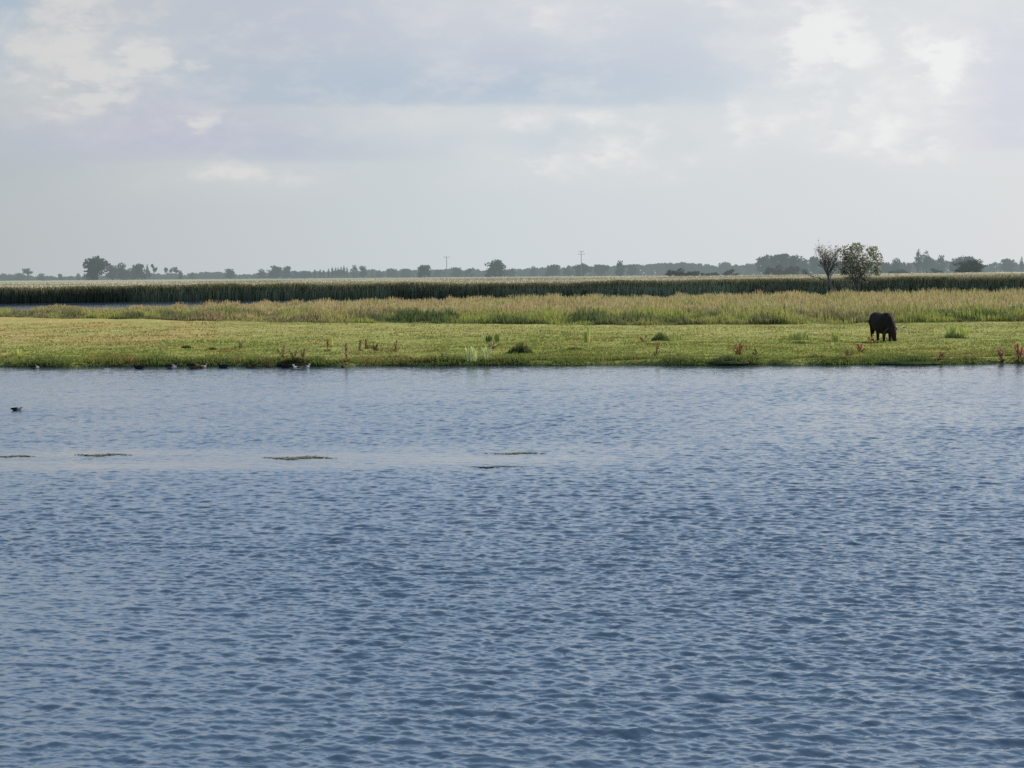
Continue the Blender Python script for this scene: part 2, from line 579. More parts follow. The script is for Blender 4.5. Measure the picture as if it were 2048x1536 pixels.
quads = np.stack([idx[:-1, :-1], idx[:-1, 1:], idx[1:, 1:], idx[1:, :-1]], -1).reshape(-1, 4)
rc = np.array([.60, .54, .39]) + (np.array([.40, .375, .24]) - np.array([.60, .54, .39])) * sstep(.42, .66, fbm(RX.ravel() * .03, RY.ravel() * .02, 103))[:, None]
V0 = np.stack([RX.ravel(), RY.ravel(), RZ.ravel()], -1)
n = 110000
t = (RNG.random(n) - 0.5) * 0.74
dd = RNG.random(n) ** 1.6 * 7
wav = 2.5 * (fbm(t * 60, 0 * t, 104, 3) - 0.5)
y = reed_front(t) + dd + wav
x = t * y
h = reed_top(t) * (0.74 + 0.26 * RNG.random(n)) + 0.75 * (fbm(x * .12, 0 * x, 105) - 0.5) + 0.12 * dd / 7
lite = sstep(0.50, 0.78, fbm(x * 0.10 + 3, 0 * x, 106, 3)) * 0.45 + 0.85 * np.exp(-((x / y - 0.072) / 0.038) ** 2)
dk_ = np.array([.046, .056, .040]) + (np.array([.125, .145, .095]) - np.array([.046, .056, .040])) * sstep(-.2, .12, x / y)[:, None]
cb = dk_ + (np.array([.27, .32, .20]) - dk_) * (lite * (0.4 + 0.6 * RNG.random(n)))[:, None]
ctp = np.array([.22, .205, .10]) + (np.array([.64, .57, .40]) - np.array([.22, .205, .10])) * (sstep(-.5, 3, dd) * RNG.random(n) ** 0.7)[:, None]
# two-piece stems: dark leafy lower part, paler upper part
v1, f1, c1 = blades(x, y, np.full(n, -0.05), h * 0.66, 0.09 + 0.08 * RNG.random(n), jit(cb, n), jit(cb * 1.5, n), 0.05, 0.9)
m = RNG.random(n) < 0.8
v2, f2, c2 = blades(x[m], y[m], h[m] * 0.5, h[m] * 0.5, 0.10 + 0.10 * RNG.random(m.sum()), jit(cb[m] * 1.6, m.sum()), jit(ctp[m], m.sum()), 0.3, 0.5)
n = 120000
t = (RNG.random(n) - 0.5) * 0.74
dep = np.interp(t, [-0.5, -0.25, 0, 0.25, 0.5], [190, 210, 420, 700, 700])
y = reed_front(t) + 2 + RNG.random(n) ** 2.2 * dep
x = t * y
pc = np.array([.60, .54, .39]) + (np.array([.40, .375, .24]) - np.array([.60, .54, .39])) * sstep(.42, .66, fbm(x * .03, y * .02, 103))[:, None]
v3, f3, c3 = blades(x, y, reed_top(t) - 0.65, 0.45 + 0.4 * RNG.random(n), 0.15 + 0.15 * RNG.random(n), jit(pc * 0.8, n), jit(pc, n), 0.4, 0.5)
VV, FF, CC, off = [], [], [], 0
for v, f, c in ((V0, quads, rc), (v1, f1, c1), (v2, f2, c2), (v3, f3, c3)):
    VV.append(v); FF.append(f + off); CC.append(c); off += len(v)
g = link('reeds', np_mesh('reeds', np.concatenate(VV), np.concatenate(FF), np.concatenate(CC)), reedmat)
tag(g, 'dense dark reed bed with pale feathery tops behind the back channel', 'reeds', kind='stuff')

# ------------------------------------------------------------------ far trees
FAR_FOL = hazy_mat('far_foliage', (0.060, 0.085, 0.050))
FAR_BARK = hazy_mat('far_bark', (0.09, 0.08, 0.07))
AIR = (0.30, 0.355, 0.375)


def crown_geo(lobes, nq, size, stretch=1.0):
    """leaf clumps through a set of lobes; unit tree height"""
    g = Geo()
    vols = [l[3] * l[4] for l in lobes]
    for i in range(nq):
        lx, ly, lz, rx, rz = random.choices(lobes, vols)[0]
        v = rand_unit() * (random.random() ** 0.45)
        c = Vector((lx + v.x * rx, ly + v.y * rx, lz + v.z * rz))
        a = rand_unit(); b = a.cross(rand_unit()).normalized()
        s = size * random.uniform(0.5, 1.3)
        g.quad(c, a * s, b * s * random.uniform(0.5, 0.9) * stretch)
    return g


def make_proto(kind, seed):
    random.seed(seed)
    L = []
    if kind == 'round':
        for i in range(11):
            a = random.random() * 6.28; r = random.uniform(0, 0.30)
            L.append((math.cos(a) * r, math.sin(a) * r, random.uniform(0.16, 0.76), random.uniform(.20, .27), random.uniform(.16, .22)))
        for i in range(5):
            L.append((random.uniform(-.28, .28), random.uniform(-.2, .2), random.uniform(.06, .3), .2, .14))
        g = crown_geo(L, 900, 0.045)
    elif kind == 'dome':
        for i in range(40):
            v = rand_unit() * random.uniform(.2, 1)
            L.append((v.x * .36, v.y * .36, .50 + v.z * .33, .15, .13))
        for i in range(12):
            L.append((random.uniform(-.3, .3), random.uniform(-.2, .2), random.uniform(.08, .35), .15, .13))
        g = crown_geo(L, 1500, 0.036)
    elif kind == 'wide':
        for i in range(14):
            x = random.uniform(-0.38, 0.38)
            L.append((x, random.uniform(-.2, .2), random.uniform(0.08, 0.75 - 0.5 * abs(x)), random.uniform(.15, .2), random.uniform(.12, .22)))
        g = crown_geo(L, 900, 0.045)
    elif kind == 'poplar':
        for i in range(8):
            z = 0.15 + 0.1 * i
            L.append((random.uniform(-.05, .05), random.uniform(-.1, .1), z, 0.33 * math.sin(math.pi * (0.15 + 0.8 * (i / 7))) + .06, 0.11))
        g = crown_geo(L, 260, 0.05)
    elif kind == 'open':
        for i in range(6):
            a = random.random() * 6.28; r = random.uniform(0.05, 0.32)
            L.append((math.cos(a) * r, math.sin(a) * r, random.uniform(0.5, 0.86), random.uniform(.12, .17), random.uniform(.09, .13)))
        g = crown_geo(L, 240, 0.045)
    elif kind == 'bush':
        for i in range(12):
            x = random.uniform(-0.42, 0.42)
            L.append((x, random.uniform(-.25, .25), random.uniform(0.12, 0.72 * (1 - 1.3 * x * x) - .02), random.uniform(.12, .18), random.uniform(.15, .25)))
        g = crown_geo(L, 520, 0.05)
    # normalise the outline
    V = np.array(g.v)
    V[:, 0] -= (V[:, 0].min() + V[:, 0].max()) / 2
    w = V[:, 0].max() - V[:, 0].min()
    V[:, 0] /= w; V[:, 1] /= max(V[:, 1].max() - V[:, 1].min(), 0.1)
    V[:, 2] *= 1 / V[:, 2].max()
    V[:, 2] = np.maximum(V[:, 2], 0.0)
    g.v = [tuple(q) for q in V]
    cm = g.mesh(kind + '_crown', cols=False)
    tg = Geo()
    top = {'dome': .55, 'round': .6, 'wide': .5, 'poplar': .8, 'open': .7, 'bush': .35}[kind]
    tg.tube([(0, 0, -0.03), (0.01, 0, top * .5), (-0.01, 0.01, top)], [0.045, 0.032, 0.012], 6)
    for i in range(5):
        a = random.random() * 6.28
        tg.tube([(0, 0, top * random.uniform(.3, .6)), (math.cos(a) * .12, math.sin(a) * .12, top * .8), (math.cos(a) * .25, math.sin(a) * .25, top * 1.1)], [0.018, 0.012, 0.005], 5)
    tm = tg.mesh(kind + '_trunk', cols=False)
    cm.materials.append(FAR_FOL); tm.materials.append(FAR_BARK)
    return cm, tm


PROTO = {k: [make_proto(k, 100 + i * 7 + j) for j in range(4)] for i, k in enumerate(('round', 'wide', 'poplar', 'open', 'bush', 'dome'))}
_count = {}


def hor(px):
    return 557 - 16 * px / 2048


def far_tree(px, top, wpx, kind, label, depth=1800, haze=0.45, group=None, cat='tree', air=AIR):
    base = ground_at(px, hor(px) + 50)            # direction on the ground plane
    t = base.x / base.y
    x = t * depth
    gz = float(ground_z(np.array([x]), np.array([float(depth)]))[0])
    topz = at_depth(px, top, depth).z
    hgt = topz - gz
    wid = wpx / F * depth * (1.14 if kind in ('round', 'wide', 'bush', 'dome') else 1.0)
    i = _count.get(kind, 0); _count[kind] = i + 1
    cm, tm = PROTO[kind][i % 4]
    nm = 'bush' if cat == 'bush' or kind == 'bush' else {'poplar': 'poplar_tree'}.get(kind, 'tree')
    r = empty(nm, (x, depth, gz), 0)
    dh = (random.random() - .5) * 0.05
    for name, me in (('crown', cm), ('trunk', tm)):
        o = link(name, me, parent=r)
        if name == 'crown':
            o.scale = (wid * random.choice((-1, 1)), wid, hgt)
        else:
            k = min(wid, hgt)
            o.scale = (k, k, hgt)
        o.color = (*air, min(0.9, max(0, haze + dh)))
    tag(r, label, cat, group)
    return r


random.seed(11)
T = [
 (12, 546, 34, 'bush', 'low pale bushy tree at the extreme left end of the horizon', .55),
 (42, 545, 22, 'round', 'small round tree tucked left of the open-crowned tree at far left', .50),
 (57, 536, 24, 'open', 'open-crowned tree with sky under its crown, far left of the horizon', .45),
 (84, 546, 20, 'round', 'small rounded tree just right of the far left open-crowned tree', .50),
 (103, 551, 16, 'bush', 'low bush between two small trees left of the biggest grey tree', .52),
 (122, 547, 10, 'round', 'first of three tiny lone trees left of the biggest grey tree', .50),
 (141, 551, 10, 'bush', 'second and lowest of three tiny trees left of the biggest grey tree', .52),
 (158, 546, 10, 'round', 'third and narrowest tiny tree, closest left of the biggest grey tree', .50),
 (171, 548, 12, 'bush', 'little bush touching the left foot of the biggest grey tree', .45),
 (195, 509, 50, 'dome', 'biggest dark grey tree on the left horizon with broad domed crown', .30),
 (226, 528, 26, 'round', 'shorter tree leaning on the right side of the biggest grey tree', .38),
 (244, 524, 28, 'round', 'rounded middle tree in the grove right of the biggest grey tree', .40),
 (262, 534, 20, 'bush', 'dip-filling low tree between two domes of the left grove', .42),
 (276, 526, 24, 'round', 'rightmost full dome of the left grove', .40),
 (291, 537, 22, 'bush', 'low tail of the left grove sloping down to the right', .42),
 (296, 528, 7, 'poplar', 'thin spiky tree rising at the right end of the left grove', .42),
 (309, 527, 13, 'open', 'lollipop-shaped tree on a bare stem after the left grove', .42),
 (333, 533, 9, 'open', 'first slim lollipop tree in the small group after the left gap', .42),
 (343, 535, 7, 'open', 'thinnest lollipop tree in the small group after the left gap', .44),
 (353, 533, 14, 'open', 'fullest lollipop tree in the small group after the left gap', .42),
 (362, 540, 10, 'round', 'short tree closing the right end of the small lollipop group', .44),
 (386, 545, 12, 'bush', 'tiny bush standing alone right of the small lollipop group', .50),
 (461, 536, 20, 'round', 'single dome rising from the long low hedge left of centre', .46),
 (524, 537, 20, 'round', 'small left shoulder tree of the green grove before the poplars', .50),
 (550, 530, 30, 'dome', 'broad main tree of the green grove before the poplars', .46),
 (574, 531, 16, 'round', 'second peak of the green grove before the poplars', .48),
 (591, 540, 22, 'bush', 'low tree right of the second peak of the green grove', .50),
 (613, 541, 26, 'bush', 'low bushy tree just before the first poplar of the row', .50),
 (709, 529, 15, 'round', 'tall tree ending the row of poplars at its right', .47),
 (727, 530, 16, 'round', 'twin tree right after the tall tree that ends the poplar row', .47),
 (745, 538, 11, 'round', 'narrow short tree right of the twin trees past the poplar row', .52),
 (760, 539, 14, 'bush', 'low tree in the dip right of the twin trees past the poplar row', .52),
 (786, 536, 24, 'round', 'flat-topped tree midway between poplar row and round blue-grey tree', .50),
 (813, 537, 24, 'round', 'flat low tree left of the round blue-grey tree', .50),
 (849, 527, 26, 'dome', 'round dark blue-grey tree standing left of the first power pole', .36),
 (880, 538, 22, 'bush', 'low bush right at the foot of the left power pole', .50),
 (915, 533, 24, 'round', 'low domed tree right of the left power pole', .46),
 (940, 536, 22, 'bush', 'low tree before the large domed tree at centre horizon', .48),
 (991, 518, 40, 'dome', 'large domed tree standing alone at the centre of the horizon', .38),
 (1020, 536, 22, 'bush', 'low tail to the right of the centre domed tree', .48),
 (1067, 531, 15, 'round', 'small peak in the hedge left of the right power pole', .50),
 (1105, 528, 30, 'round', 'rounded tree second to the left of the right power pole', .44),
 (1137, 530, 20, 'bush', 'low tree just left of the tree under the right power pole', .46),
 (1166, 525, 34, 'dome', 'domed tree directly under the right power pole', .42),
 (1203, 528, 32, 'wide', 'flat-topped tree right of the tree under the right power pole', .44),
 (1241, 520, 20, 'round', 'small peaked tree right of the flat-topped tree near the right pole', .42),
 (1265, 527, 24, 'round', 'low shoulder tree right of the small peaked tree', .46),
 (1312, 526, 38, 'wide', 'left end tree of the long pale flat wood', .55),
 (1338, 524, 40, 'wide', 'left middle tree of the long pale flat wood', .57),
 (1362, 523, 40, 'wide', 'right middle tree of the long pale flat wood', .57),
 (1384, 525, 32, 'round', 'right end tree of the long pale flat wood', .55),
 (1417, 530, 30, 'bush', 'low pale tree in the saddle after the long flat wood', .58),
 (1447, 523, 28, 'round', 'pale domed tree between the long flat wood and the dark bank of trees', .55),
 (1476, 530, 26, 'bush', 'low pale tree right of the pale dome', .56),
 (1500, 526, 24, 'round', 'pale tree touching the left end of the tall green wood', .54),
 (1534, 508, 40, 'dome', 'left domed tree of the tall green wood beside the bare tree', .42),
 (1560, 506, 40, 'wide', 'middle tree of the tall green wood beside the bare tree', .42),
 (1584, 508, 38, 'round', 'right tree of the tall green wood beside the bare tree', .42),
 (1606, 515, 30, 'round', 'lower tree stepping down from the tall green wood', .42),
 (1629, 511, 18, 'round', 'peaked tree half behind the bare tree', .42),
 (1652, 520, 30, 'round', 'hazy tree seen through the bare tree branches', .44),
 (1690, 522, 40, 'wide', 'hazy wide tree seen through the leafy tree crown', .46),
 (1735, 524, 40, 'wide', 'hazy tree just behind the right edge of the leafy tree', .46),
 (1770, 522, 26, 'round', 'low tree right of the leafy middle-distance tree', .44),
 (1793, 515, 26, 'round', 'domed grey tree right of the leafy middle-distance tree', .40),
 (1813, 523, 18, 'bush', 'small tree at the left foot of the twin tall trees', .46),
 (1837, 497, 21, 'poplar', 'left of the twin tall narrow trees on the right horizon', .40),
 (1852, 500, 22, 'poplar', 'right of the twin tall narrow trees on the right horizon', .41),
 (1866, 516, 18, 'round', 'low tree right below the twin tall narrow trees', .46),
 (1883, 509, 22, 'round', 'rounded tree between the twin tall trees and the dark bush', .46),
 (1912, 514, 26, 'round', 'domed tree behind the left end of the large dark bush', .44),
 (1934, 509, 38, 'dome', 'tallest dome behind the large dark bush on the right', .42),
 (1958, 517, 22, 'round', 'right shoulder tree behind the large dark bush', .44),
 (2017, 516, 28, 'round', 'grey dome second from the right end of the horizon', .50),
 (2043, 512, 9, 'poplar', 'narrow tree at the extreme right end of the horizon', .50),
]
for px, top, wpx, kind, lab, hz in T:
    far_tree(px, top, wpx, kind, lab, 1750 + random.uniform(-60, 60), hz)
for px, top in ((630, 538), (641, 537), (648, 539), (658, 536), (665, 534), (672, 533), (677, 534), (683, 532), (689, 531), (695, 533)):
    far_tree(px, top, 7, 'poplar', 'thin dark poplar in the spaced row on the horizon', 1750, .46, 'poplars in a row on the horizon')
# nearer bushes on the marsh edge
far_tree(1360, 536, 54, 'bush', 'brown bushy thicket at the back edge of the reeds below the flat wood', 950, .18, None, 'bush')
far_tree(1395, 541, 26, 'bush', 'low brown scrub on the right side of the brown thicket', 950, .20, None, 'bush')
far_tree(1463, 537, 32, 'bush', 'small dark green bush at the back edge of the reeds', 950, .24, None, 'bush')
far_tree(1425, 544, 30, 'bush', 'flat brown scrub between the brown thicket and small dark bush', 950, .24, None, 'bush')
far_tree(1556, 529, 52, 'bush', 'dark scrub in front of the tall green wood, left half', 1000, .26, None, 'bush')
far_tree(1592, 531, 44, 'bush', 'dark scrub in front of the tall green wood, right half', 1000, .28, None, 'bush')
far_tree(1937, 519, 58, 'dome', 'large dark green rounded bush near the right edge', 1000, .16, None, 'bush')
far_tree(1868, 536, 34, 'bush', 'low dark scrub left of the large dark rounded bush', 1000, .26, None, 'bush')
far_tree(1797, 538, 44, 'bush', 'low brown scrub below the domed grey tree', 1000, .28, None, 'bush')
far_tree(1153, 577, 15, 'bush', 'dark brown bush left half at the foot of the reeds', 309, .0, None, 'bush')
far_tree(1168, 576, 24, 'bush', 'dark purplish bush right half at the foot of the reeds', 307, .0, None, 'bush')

# continuous low wood and hedges on the skyline
prof = np.array([(-500, 546), (0, 551), (60, 553), (120, 556), (165, 555), (300, 549), (370, 550), (400, 547), (450, 546), (500, 551), (515, 549),
                 (560, 543), (620, 545), (700, 544), (760, 542), (840, 541), (900, 540), (960, 541), (1030, 541), (1070, 537), (1130, 535),
                 (1200, 534), (1270, 531), (1330, 528), (1390, 528), (1440, 533), (1500, 531), (1520, 524), (1600, 521), (1660, 525), (1760, 528),
                 (1850, 526), (1900, 525), (1970, 530), (2000, 528), (2048, 528), (2600, 524)], float)
random.seed(5)
g = Geo()
for i in range(30000):
    px = random.uniform(-420, 2470)
    tp = np.interp(px, prof[:, 0], prof[:, 1]) + 4.5 * (mnoise.noise(Vector((px * 0.045, 0, 0)))) + 2 * mnoise.noise(Vector((px * .2, 3, 0)))
    dep = random.uniform(1850, 1980)
    b = ground_at(px, hor(px) + 50); t = b.x / b.y
    topz = at_depth(px, tp, dep).z
    z = 1.2 + (topz - 1.2) * (random.random() ** 0.85)
    a = rand_unit(); bb = a.cross(rand_unit()).normalized()
    s = random.uniform(0.6, 1.5)
    g.quad(Vector((t * dep, dep, z)), a * s, bb * s * .8)
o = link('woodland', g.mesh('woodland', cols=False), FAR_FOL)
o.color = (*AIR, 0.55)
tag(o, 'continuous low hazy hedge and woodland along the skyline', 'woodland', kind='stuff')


# ------------------------------------------------------------------ power poles
def power_pole(px, top, arms, label, wpx):
    depth = 1650
    b = ground_at(px, hor(px) + 50); x = b.x / b.y * depth
    gz = 1.5
    topz = at_depth(px, top, depth).z
    h = topz - gz
    r = empty('power_pole', (x, depth, gz))
    m = FAR_BARK
    g = Geo(); g.tube([(0, 0, -1), (0, 0, h)], [0.32, 0.20], 8)
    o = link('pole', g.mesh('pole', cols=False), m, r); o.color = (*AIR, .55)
    for dz, w in arms:
        g = Geo(); g.tube([(-w, 0, h - dz), (w, 0, h - dz)], [0.14, 0.14], 6)
        o = link('crossarm', g.mesh('crossarm', cols=False), m, r); o.color = (*AIR, .55)
        for s in (-1, 0.0, 1):
            g = Geo(); g.tube([(s * w * .95, 0, h - dz), (s * w * .95, 0, h - dz + .9)], [0.14, 0.10], 6)
            q = link('insulator', g.mesh('insulator', cols=False), m, o); q.color = (*AIR, .6)
    tag(r, label, 'power pole', 'power poles on the horizon')


power_pole(894, 513, [(0.6, 2.2)], 'thin left power pole with one crossarm beside the round blue-grey tree', 8)
power_pole(1163, 502, [(0.5, 2.0), (2.6, 2.6)], 'taller right power pole with two crossarms above a domed tree', 10)


# ------------------------------------------------------------------ the two middle-distance trees
BARK = plain_mat('rough_bark', (0.15, 0.135, 0.11), 0.9, 0.3, 3.0)
LEAF = vcol_mat('leaf_clumps', 0.42)


def branch(g, leaves, p, d, L, r, lvl, spread, up, leafy, gmax):
    n = 4
    pts, rad = [p.copy()], [r]
    q = p.copy(); dd = d.normalized()
    for i in range(n):
        dd = (dd + rand_unit() * 0.20 + Vector((0, 0, up)) * 0.12).normalized()
        q = q + dd * (L / n)
        pts.append(q.copy()); rad.append(max(r * (1 - 0.62 * (i + 1) / n), 0.018))
    g.tube(pts, rad, 6 if lvl < 2 else 4)
    if lvl >= gmax:
        if leafy > 0:
            for k in range(int(leafy)):
                leaves.append(q + rand_unit() * L * 0.55)
        return
    kids = random.randint(4, 5) if lvl else random.randint(6, 7)
    for k in range(kids):
        f = random.uniform(0.35, 1.0)
        i = min(int(f * n), n - 1)
        s = pts[i].lerp(pts[i + 1], f * n - i)
        nd_ = (dd * 0.8 + rand_unit() * spread + Vector((0, 0, up * 0.4))).normalized()
        branch(g, leaves, s, nd_, L * random.uniform(0.5, 0.72), max(rad[i] * 0.55, 0.02), lvl + 1, spread, up, leafy, gmax)


def fit_scale(g, leaves, x0, x1, ztop):
    V = np.array(g.v)
    sx = (x1 - x0) / (V[:, 0].max() - V[:, 0].min()); sz = ztop / V[:, 2].max()
    ox = x0 - V[:, 0].min() * sx
    V[:, 0] = V[:, 0] * sx + ox * sstep(0.3, 3.0, V[:, 2]); V[:, 1] *= sx; V[:, 2] *= sz
    g.v = [tuple(q) for q in V]
    return [Vector((p.x * sx + ox, p.y * sx, p.z * sz)) for p in leaves]


def leaf_mesh(pts, size, cols, name='foliage'):
    g = Geo()
    for p in pts:
        a = rand_unit(); b = a.cross(rand_unit()).normalized()
        s = size * random.uniform(0.5, 1.3)
        c = random.choice(cols); k = random.uniform(.7, 1.3)
        g.quad(p, a * s, b * s * .7, tuple(q * k for q in c))
    return g.mesh(name)


mpx = 312 / F
# bare tree
random.seed(42)
root = empty('bare_tree', ground_at(1664, 590) * (312 / ground_at(1664, 590).y)); root.location.z = 0.15
g = Geo(); lv = []
g.tube([(0, 0, -0.3), (0.05, 0, 1.2), (0.0, 0, 2.6), (-0.1, 0.05, 4.2)], [0.32, 0.25, 0.2, 0.14], 8)
for i in range(20):
    a = i / 20 * 6.28 + random.random() * .6
    z = random.uniform(1.5, 4.0)
    branch(g, lv, Vector((0, 0, z)), Vector((math.cos(a) * .85, math.sin(a) * .85, 1.0)), random.uniform(2.1, 3.1), 0.095, 1, 0.65, 0.5, 1.2, 3)
lv = fit_scale(g, lv, -37 * mpx, 30 * mpx, 8.35)
low = Geo()
low.tube([(0, 0, 1.7), (-.9, -.1, 2.1), (-2.0, -.2, 2.6), (-3.1, -.2, 2.75), (-4.2, 0, 3.3)], [0.10, .075, .055, .035, .015], 6)
for i in range(10):
    f = random.uniform(-4, -1.2)
    low.tube([(f, -.1, 1.7 - f * .37), (f - random.uniform(.2, .9), random.uniform(-.5, .5), 2.0 - f * .38 + random.uniform(.0, .7))], [0.03, 0.012], 4)
link('trunk', g.mesh('bare_trunk', cols=False), BARK, root)
link('low_limb', low.mesh('low_limb', cols=False), BARK, root)
tw = [p for p in lv if random.random() < 0.85]
link('foliage', leaf_mesh(tw, 0.10, [(.30, .28, .19), (.34, .33, .21), (.24, .25, .16)]), LEAF, root)
tag(root, 'nearly bare sparse-twigged tree standing left of the leafy tree', 'tree')

# leafy tree
random.seed(9)
root = empty('leafy_tree', ground_at(1716, 590) * (314 / ground_at(1716, 590).y)); root.location.z = 0.15
g = Geo(); lv = []
for i in range(15):
    a = i / 15 * 6.28 + random.random() * .5
    branch(g, lv, Vector((math.cos(a) * .15, math.sin(a) * .15, random.uniform(-.3, .8))), Vector((math.cos(a) * random.uniform(.2, .8), math.sin(a) * .5, 1.0)), random.uniform(3.2, 4.6), 0.10, 1, 0.7, 0.25, 5, 3)
lv = [p for p in fit_scale(g, lv, -38 * mpx, 44 * mpx, 7.8) if p.z < 7.7]
lobes = [(-2.0, 6.5, 1.1, .9), (-1.6, 5.2, 1.0, .9), (-.2, 7.2, 1.0, .7), (2.2, 6.6, .9, .8), (2.8, 5.2, .9, 1.1), (1.4, 4.4, 1.2, .8), (-1.6, 1.9, .9, .8), (0.2, 3.6, 1.2, .8), (-2.2, 3.6, .7, .8), (1.0, 2.3, .9, .5), (2.9, 3.6, .6, .7)]
pts = []
for lx, lz, rx, rz in lobes:
    for i in range(160):
        v = rand_unit() * random.random() ** .5
        pts.append(Vector((lx * 1.0 + v.x * rx * 1.15, v.y * rx * 1.4, lz + v.z * rz * 1.15)))
lv = [p for p in lv if random.random() < 0.55]
link('trunk', g.mesh('leafy_trunk', cols=False), BARK, root)
link('foliage', leaf_mesh(pts + lv, 0.13, [(.25, .25, .16), (.31, .31, .20), (.38, .37, .24), (.18, .19, .14)]), LEAF, root)
tag(root, 'airy green leafy tree standing right of the bare tree', 'tree')

# ------------------------------------------------------------------ the grazing bull
HIDE = plain_mat('black_hide', (0.024, 0.019, 0.016), 0.75, 0.35, 6.0, 0.06)
HORN = plain_mat('horn', (0.60, 0.57, 0.50), 0.4, 0.15, 6.0)
HTIP = plain_mat('horn_tip', (0.04, 0.035, 0.03), 0.4, 0.15, 6.0)
cp = ground_at(1767, 684, 0.17)
dirx, diry = 0.23, -0.973
bull = empty('bull', (cp.x, cp.y + 0.35, float(ground_z(np.array([cp.x]), np.array([cp.y]))[0]) - 0.02), math.atan2(diry, dirx))
X, Yv, Zv = Vector((1, 0, 0)), Vector((0, 1, 0)), Vector((0, 0, 1))
g = Geo()


def body_ring(x, z, ry, rz): return (Vector((x, 0, z)), Yv * ry, Zv * rz)


g.ring_loft([body_ring(-1.02, 1.12, .12, .16), body_ring(-.97, 1.06, .28, .32), body_ring(-.80, .99, .36, .44), body_ring(-.5, .95, .38, .46),
             body_ring(-.15, .88, .42, .50), body_ring(.2, .87, .42, .51), body_ring(.50, .91, .39, .52), body_ring(.72, .94, .33, .47), body_ring(.90, .90, .24, .36)], 20)
# neck to head, lowered to the grass
nk = [((.55, 1.02), .28, .42), ((.85, .90), .25, .38), ((1.08, .74), .21, .30), ((1.24, .58), .175, .22)]
pr = [Vector((a[0], 0, a[1])) for a, _, _ in nk]
st = []
for i, (a, ry, rz) in enumerate(nk):
    tt = (pr[min(i + 1, 3)] - pr[max(i - 1, 0)]).normalized()
    st.append((pr[i], Yv * ry, tt.cross(Yv) * rz))
g.ring_loft(st, 16)
hd = [((1.17, .70), .15, .14), ((1.26, .58), .18, .17), ((1.34, .42), .15, .155), ((1.40, .26), .12, .125), ((1.435, .14), .115, .11), ((1.45, .06), .08, .07)]
pr = [Vector((a[0], 0, a[1])) for a, _, _ in hd]
st = []
for i, (a, ry, rz) in enumerate(hd):
    tt = (pr[min(i + 1, 5)] - pr[max(i - 1, 0)]).normalized()
    st.append((pr[i], Yv * ry, tt.cross(Yv) * rz))
g.ring_loft(st, 16)
# ears
for s in (-1, 1):
    g.ring_loft([(Vector((1.17, s * .12, .68)), X * .035, Zv * .045), (Vector((1.15, s * .22, .66)), X * .03, Zv * .07), (Vector((1.14, s * .33, .60)), X * .012, Zv * .02)], 8)
# legs: front (knee) and hind (hock)
for s, fx in ((-1, .06), (1, -.05)):
    g.tube([(.55 + fx * .3, s * .17, .95), (.55 + fx, s * .19, .62), (.57 + fx, s * .18, .40), (.55 + fx, s * .18, .12), (.58 + fx, s * .18, .0)], [.20, .14, .09, .068, .08], 12)
for s, fx in ((-1, .10), (1, -.10)):
    g.tube([(-.72, s * .17, 1.0), (-.70 + fx, s * .20, .72), (-.88 + fx, s * .19, .44), (-.86 + fx, s * .19, .14), (-.82 + fx, s * .19, .0)], [.26, .19, .10, .072, .085], 12)
me = g.mesh('bull_body', smooth=True, cols=False)
body = link('body', me, HIDE, bull)
md = body.modifiers.new('remesh', 'REMESH'); md.mode = 'VOXEL'; md.voxel_size = 0.024; md.use_smooth_shade = True
sm = body.modifiers.new('smooth', 'SMOOTH'); sm.factor = 0.5; sm.iterations = 5
for s in (-1, 1):
    g = Geo()
    hz_ = 0.0 if s > 0 else -1.0      # the head is tilted: one horn reaches out, the other hangs by the cheek
    g.tube([(1.20, s * .08, .68), (1.20, s * .22, .72 + hz_ * .05), (1.24, s * .38, .70 + hz_ * .14), (1.30, s * (.50 + hz_ * .03), .71 + hz_ * .26)], [.045, .040, .032, .024], 10)
    h_ = link('horn', g.mesh('horn', smooth=True, cols=False), HORN if s > 0 else HTIP, bull)
    g = Geo()
    g.tube([(1.297, s * (.495 + hz_ * .03), .71 + hz_ * .255), (1.34, s * (.62 + hz_ * .11), .73 + hz_ * .36), (1.38, s * (.70 + hz_ * .17), .75 + hz_ * .44)], [.0255, .018, .004], 8)
    link('horn_tip', g.mesh('horn_tip', smooth=True, cols=False), HTIP, h_)
g = Geo()
g.tube([(-1.02, 0, 1.24), (-1.10, 0, 1.18), (-1.12, 0.02, .9), (-1.10, 0.03, .62)], [.045, .03, .02, .018], 8)
tl = link('tail', g.mesh('tail', smooth=True, cols=False), HIDE, bull)
g = Geo(); g.tube([(-1.10, .03, .64), (-1.10, .03, .5), (-1.08, .03, .36)], [.02, .05, .008], 8)
link('tail_tuft', g.mesh('tail_tuft', smooth=True, cols=False), HIDE, tl)
tag(bull, 'black bull with pale spread horns grazing head down on the pasture', 'bull')

# ------------------------------------------------------------------ ducks
DUCK = vcol_mat('duck_plumage', 0.0)
BILL = plain_mat('duck_bill', (0.12, 0.10, 0.05), 0.4)


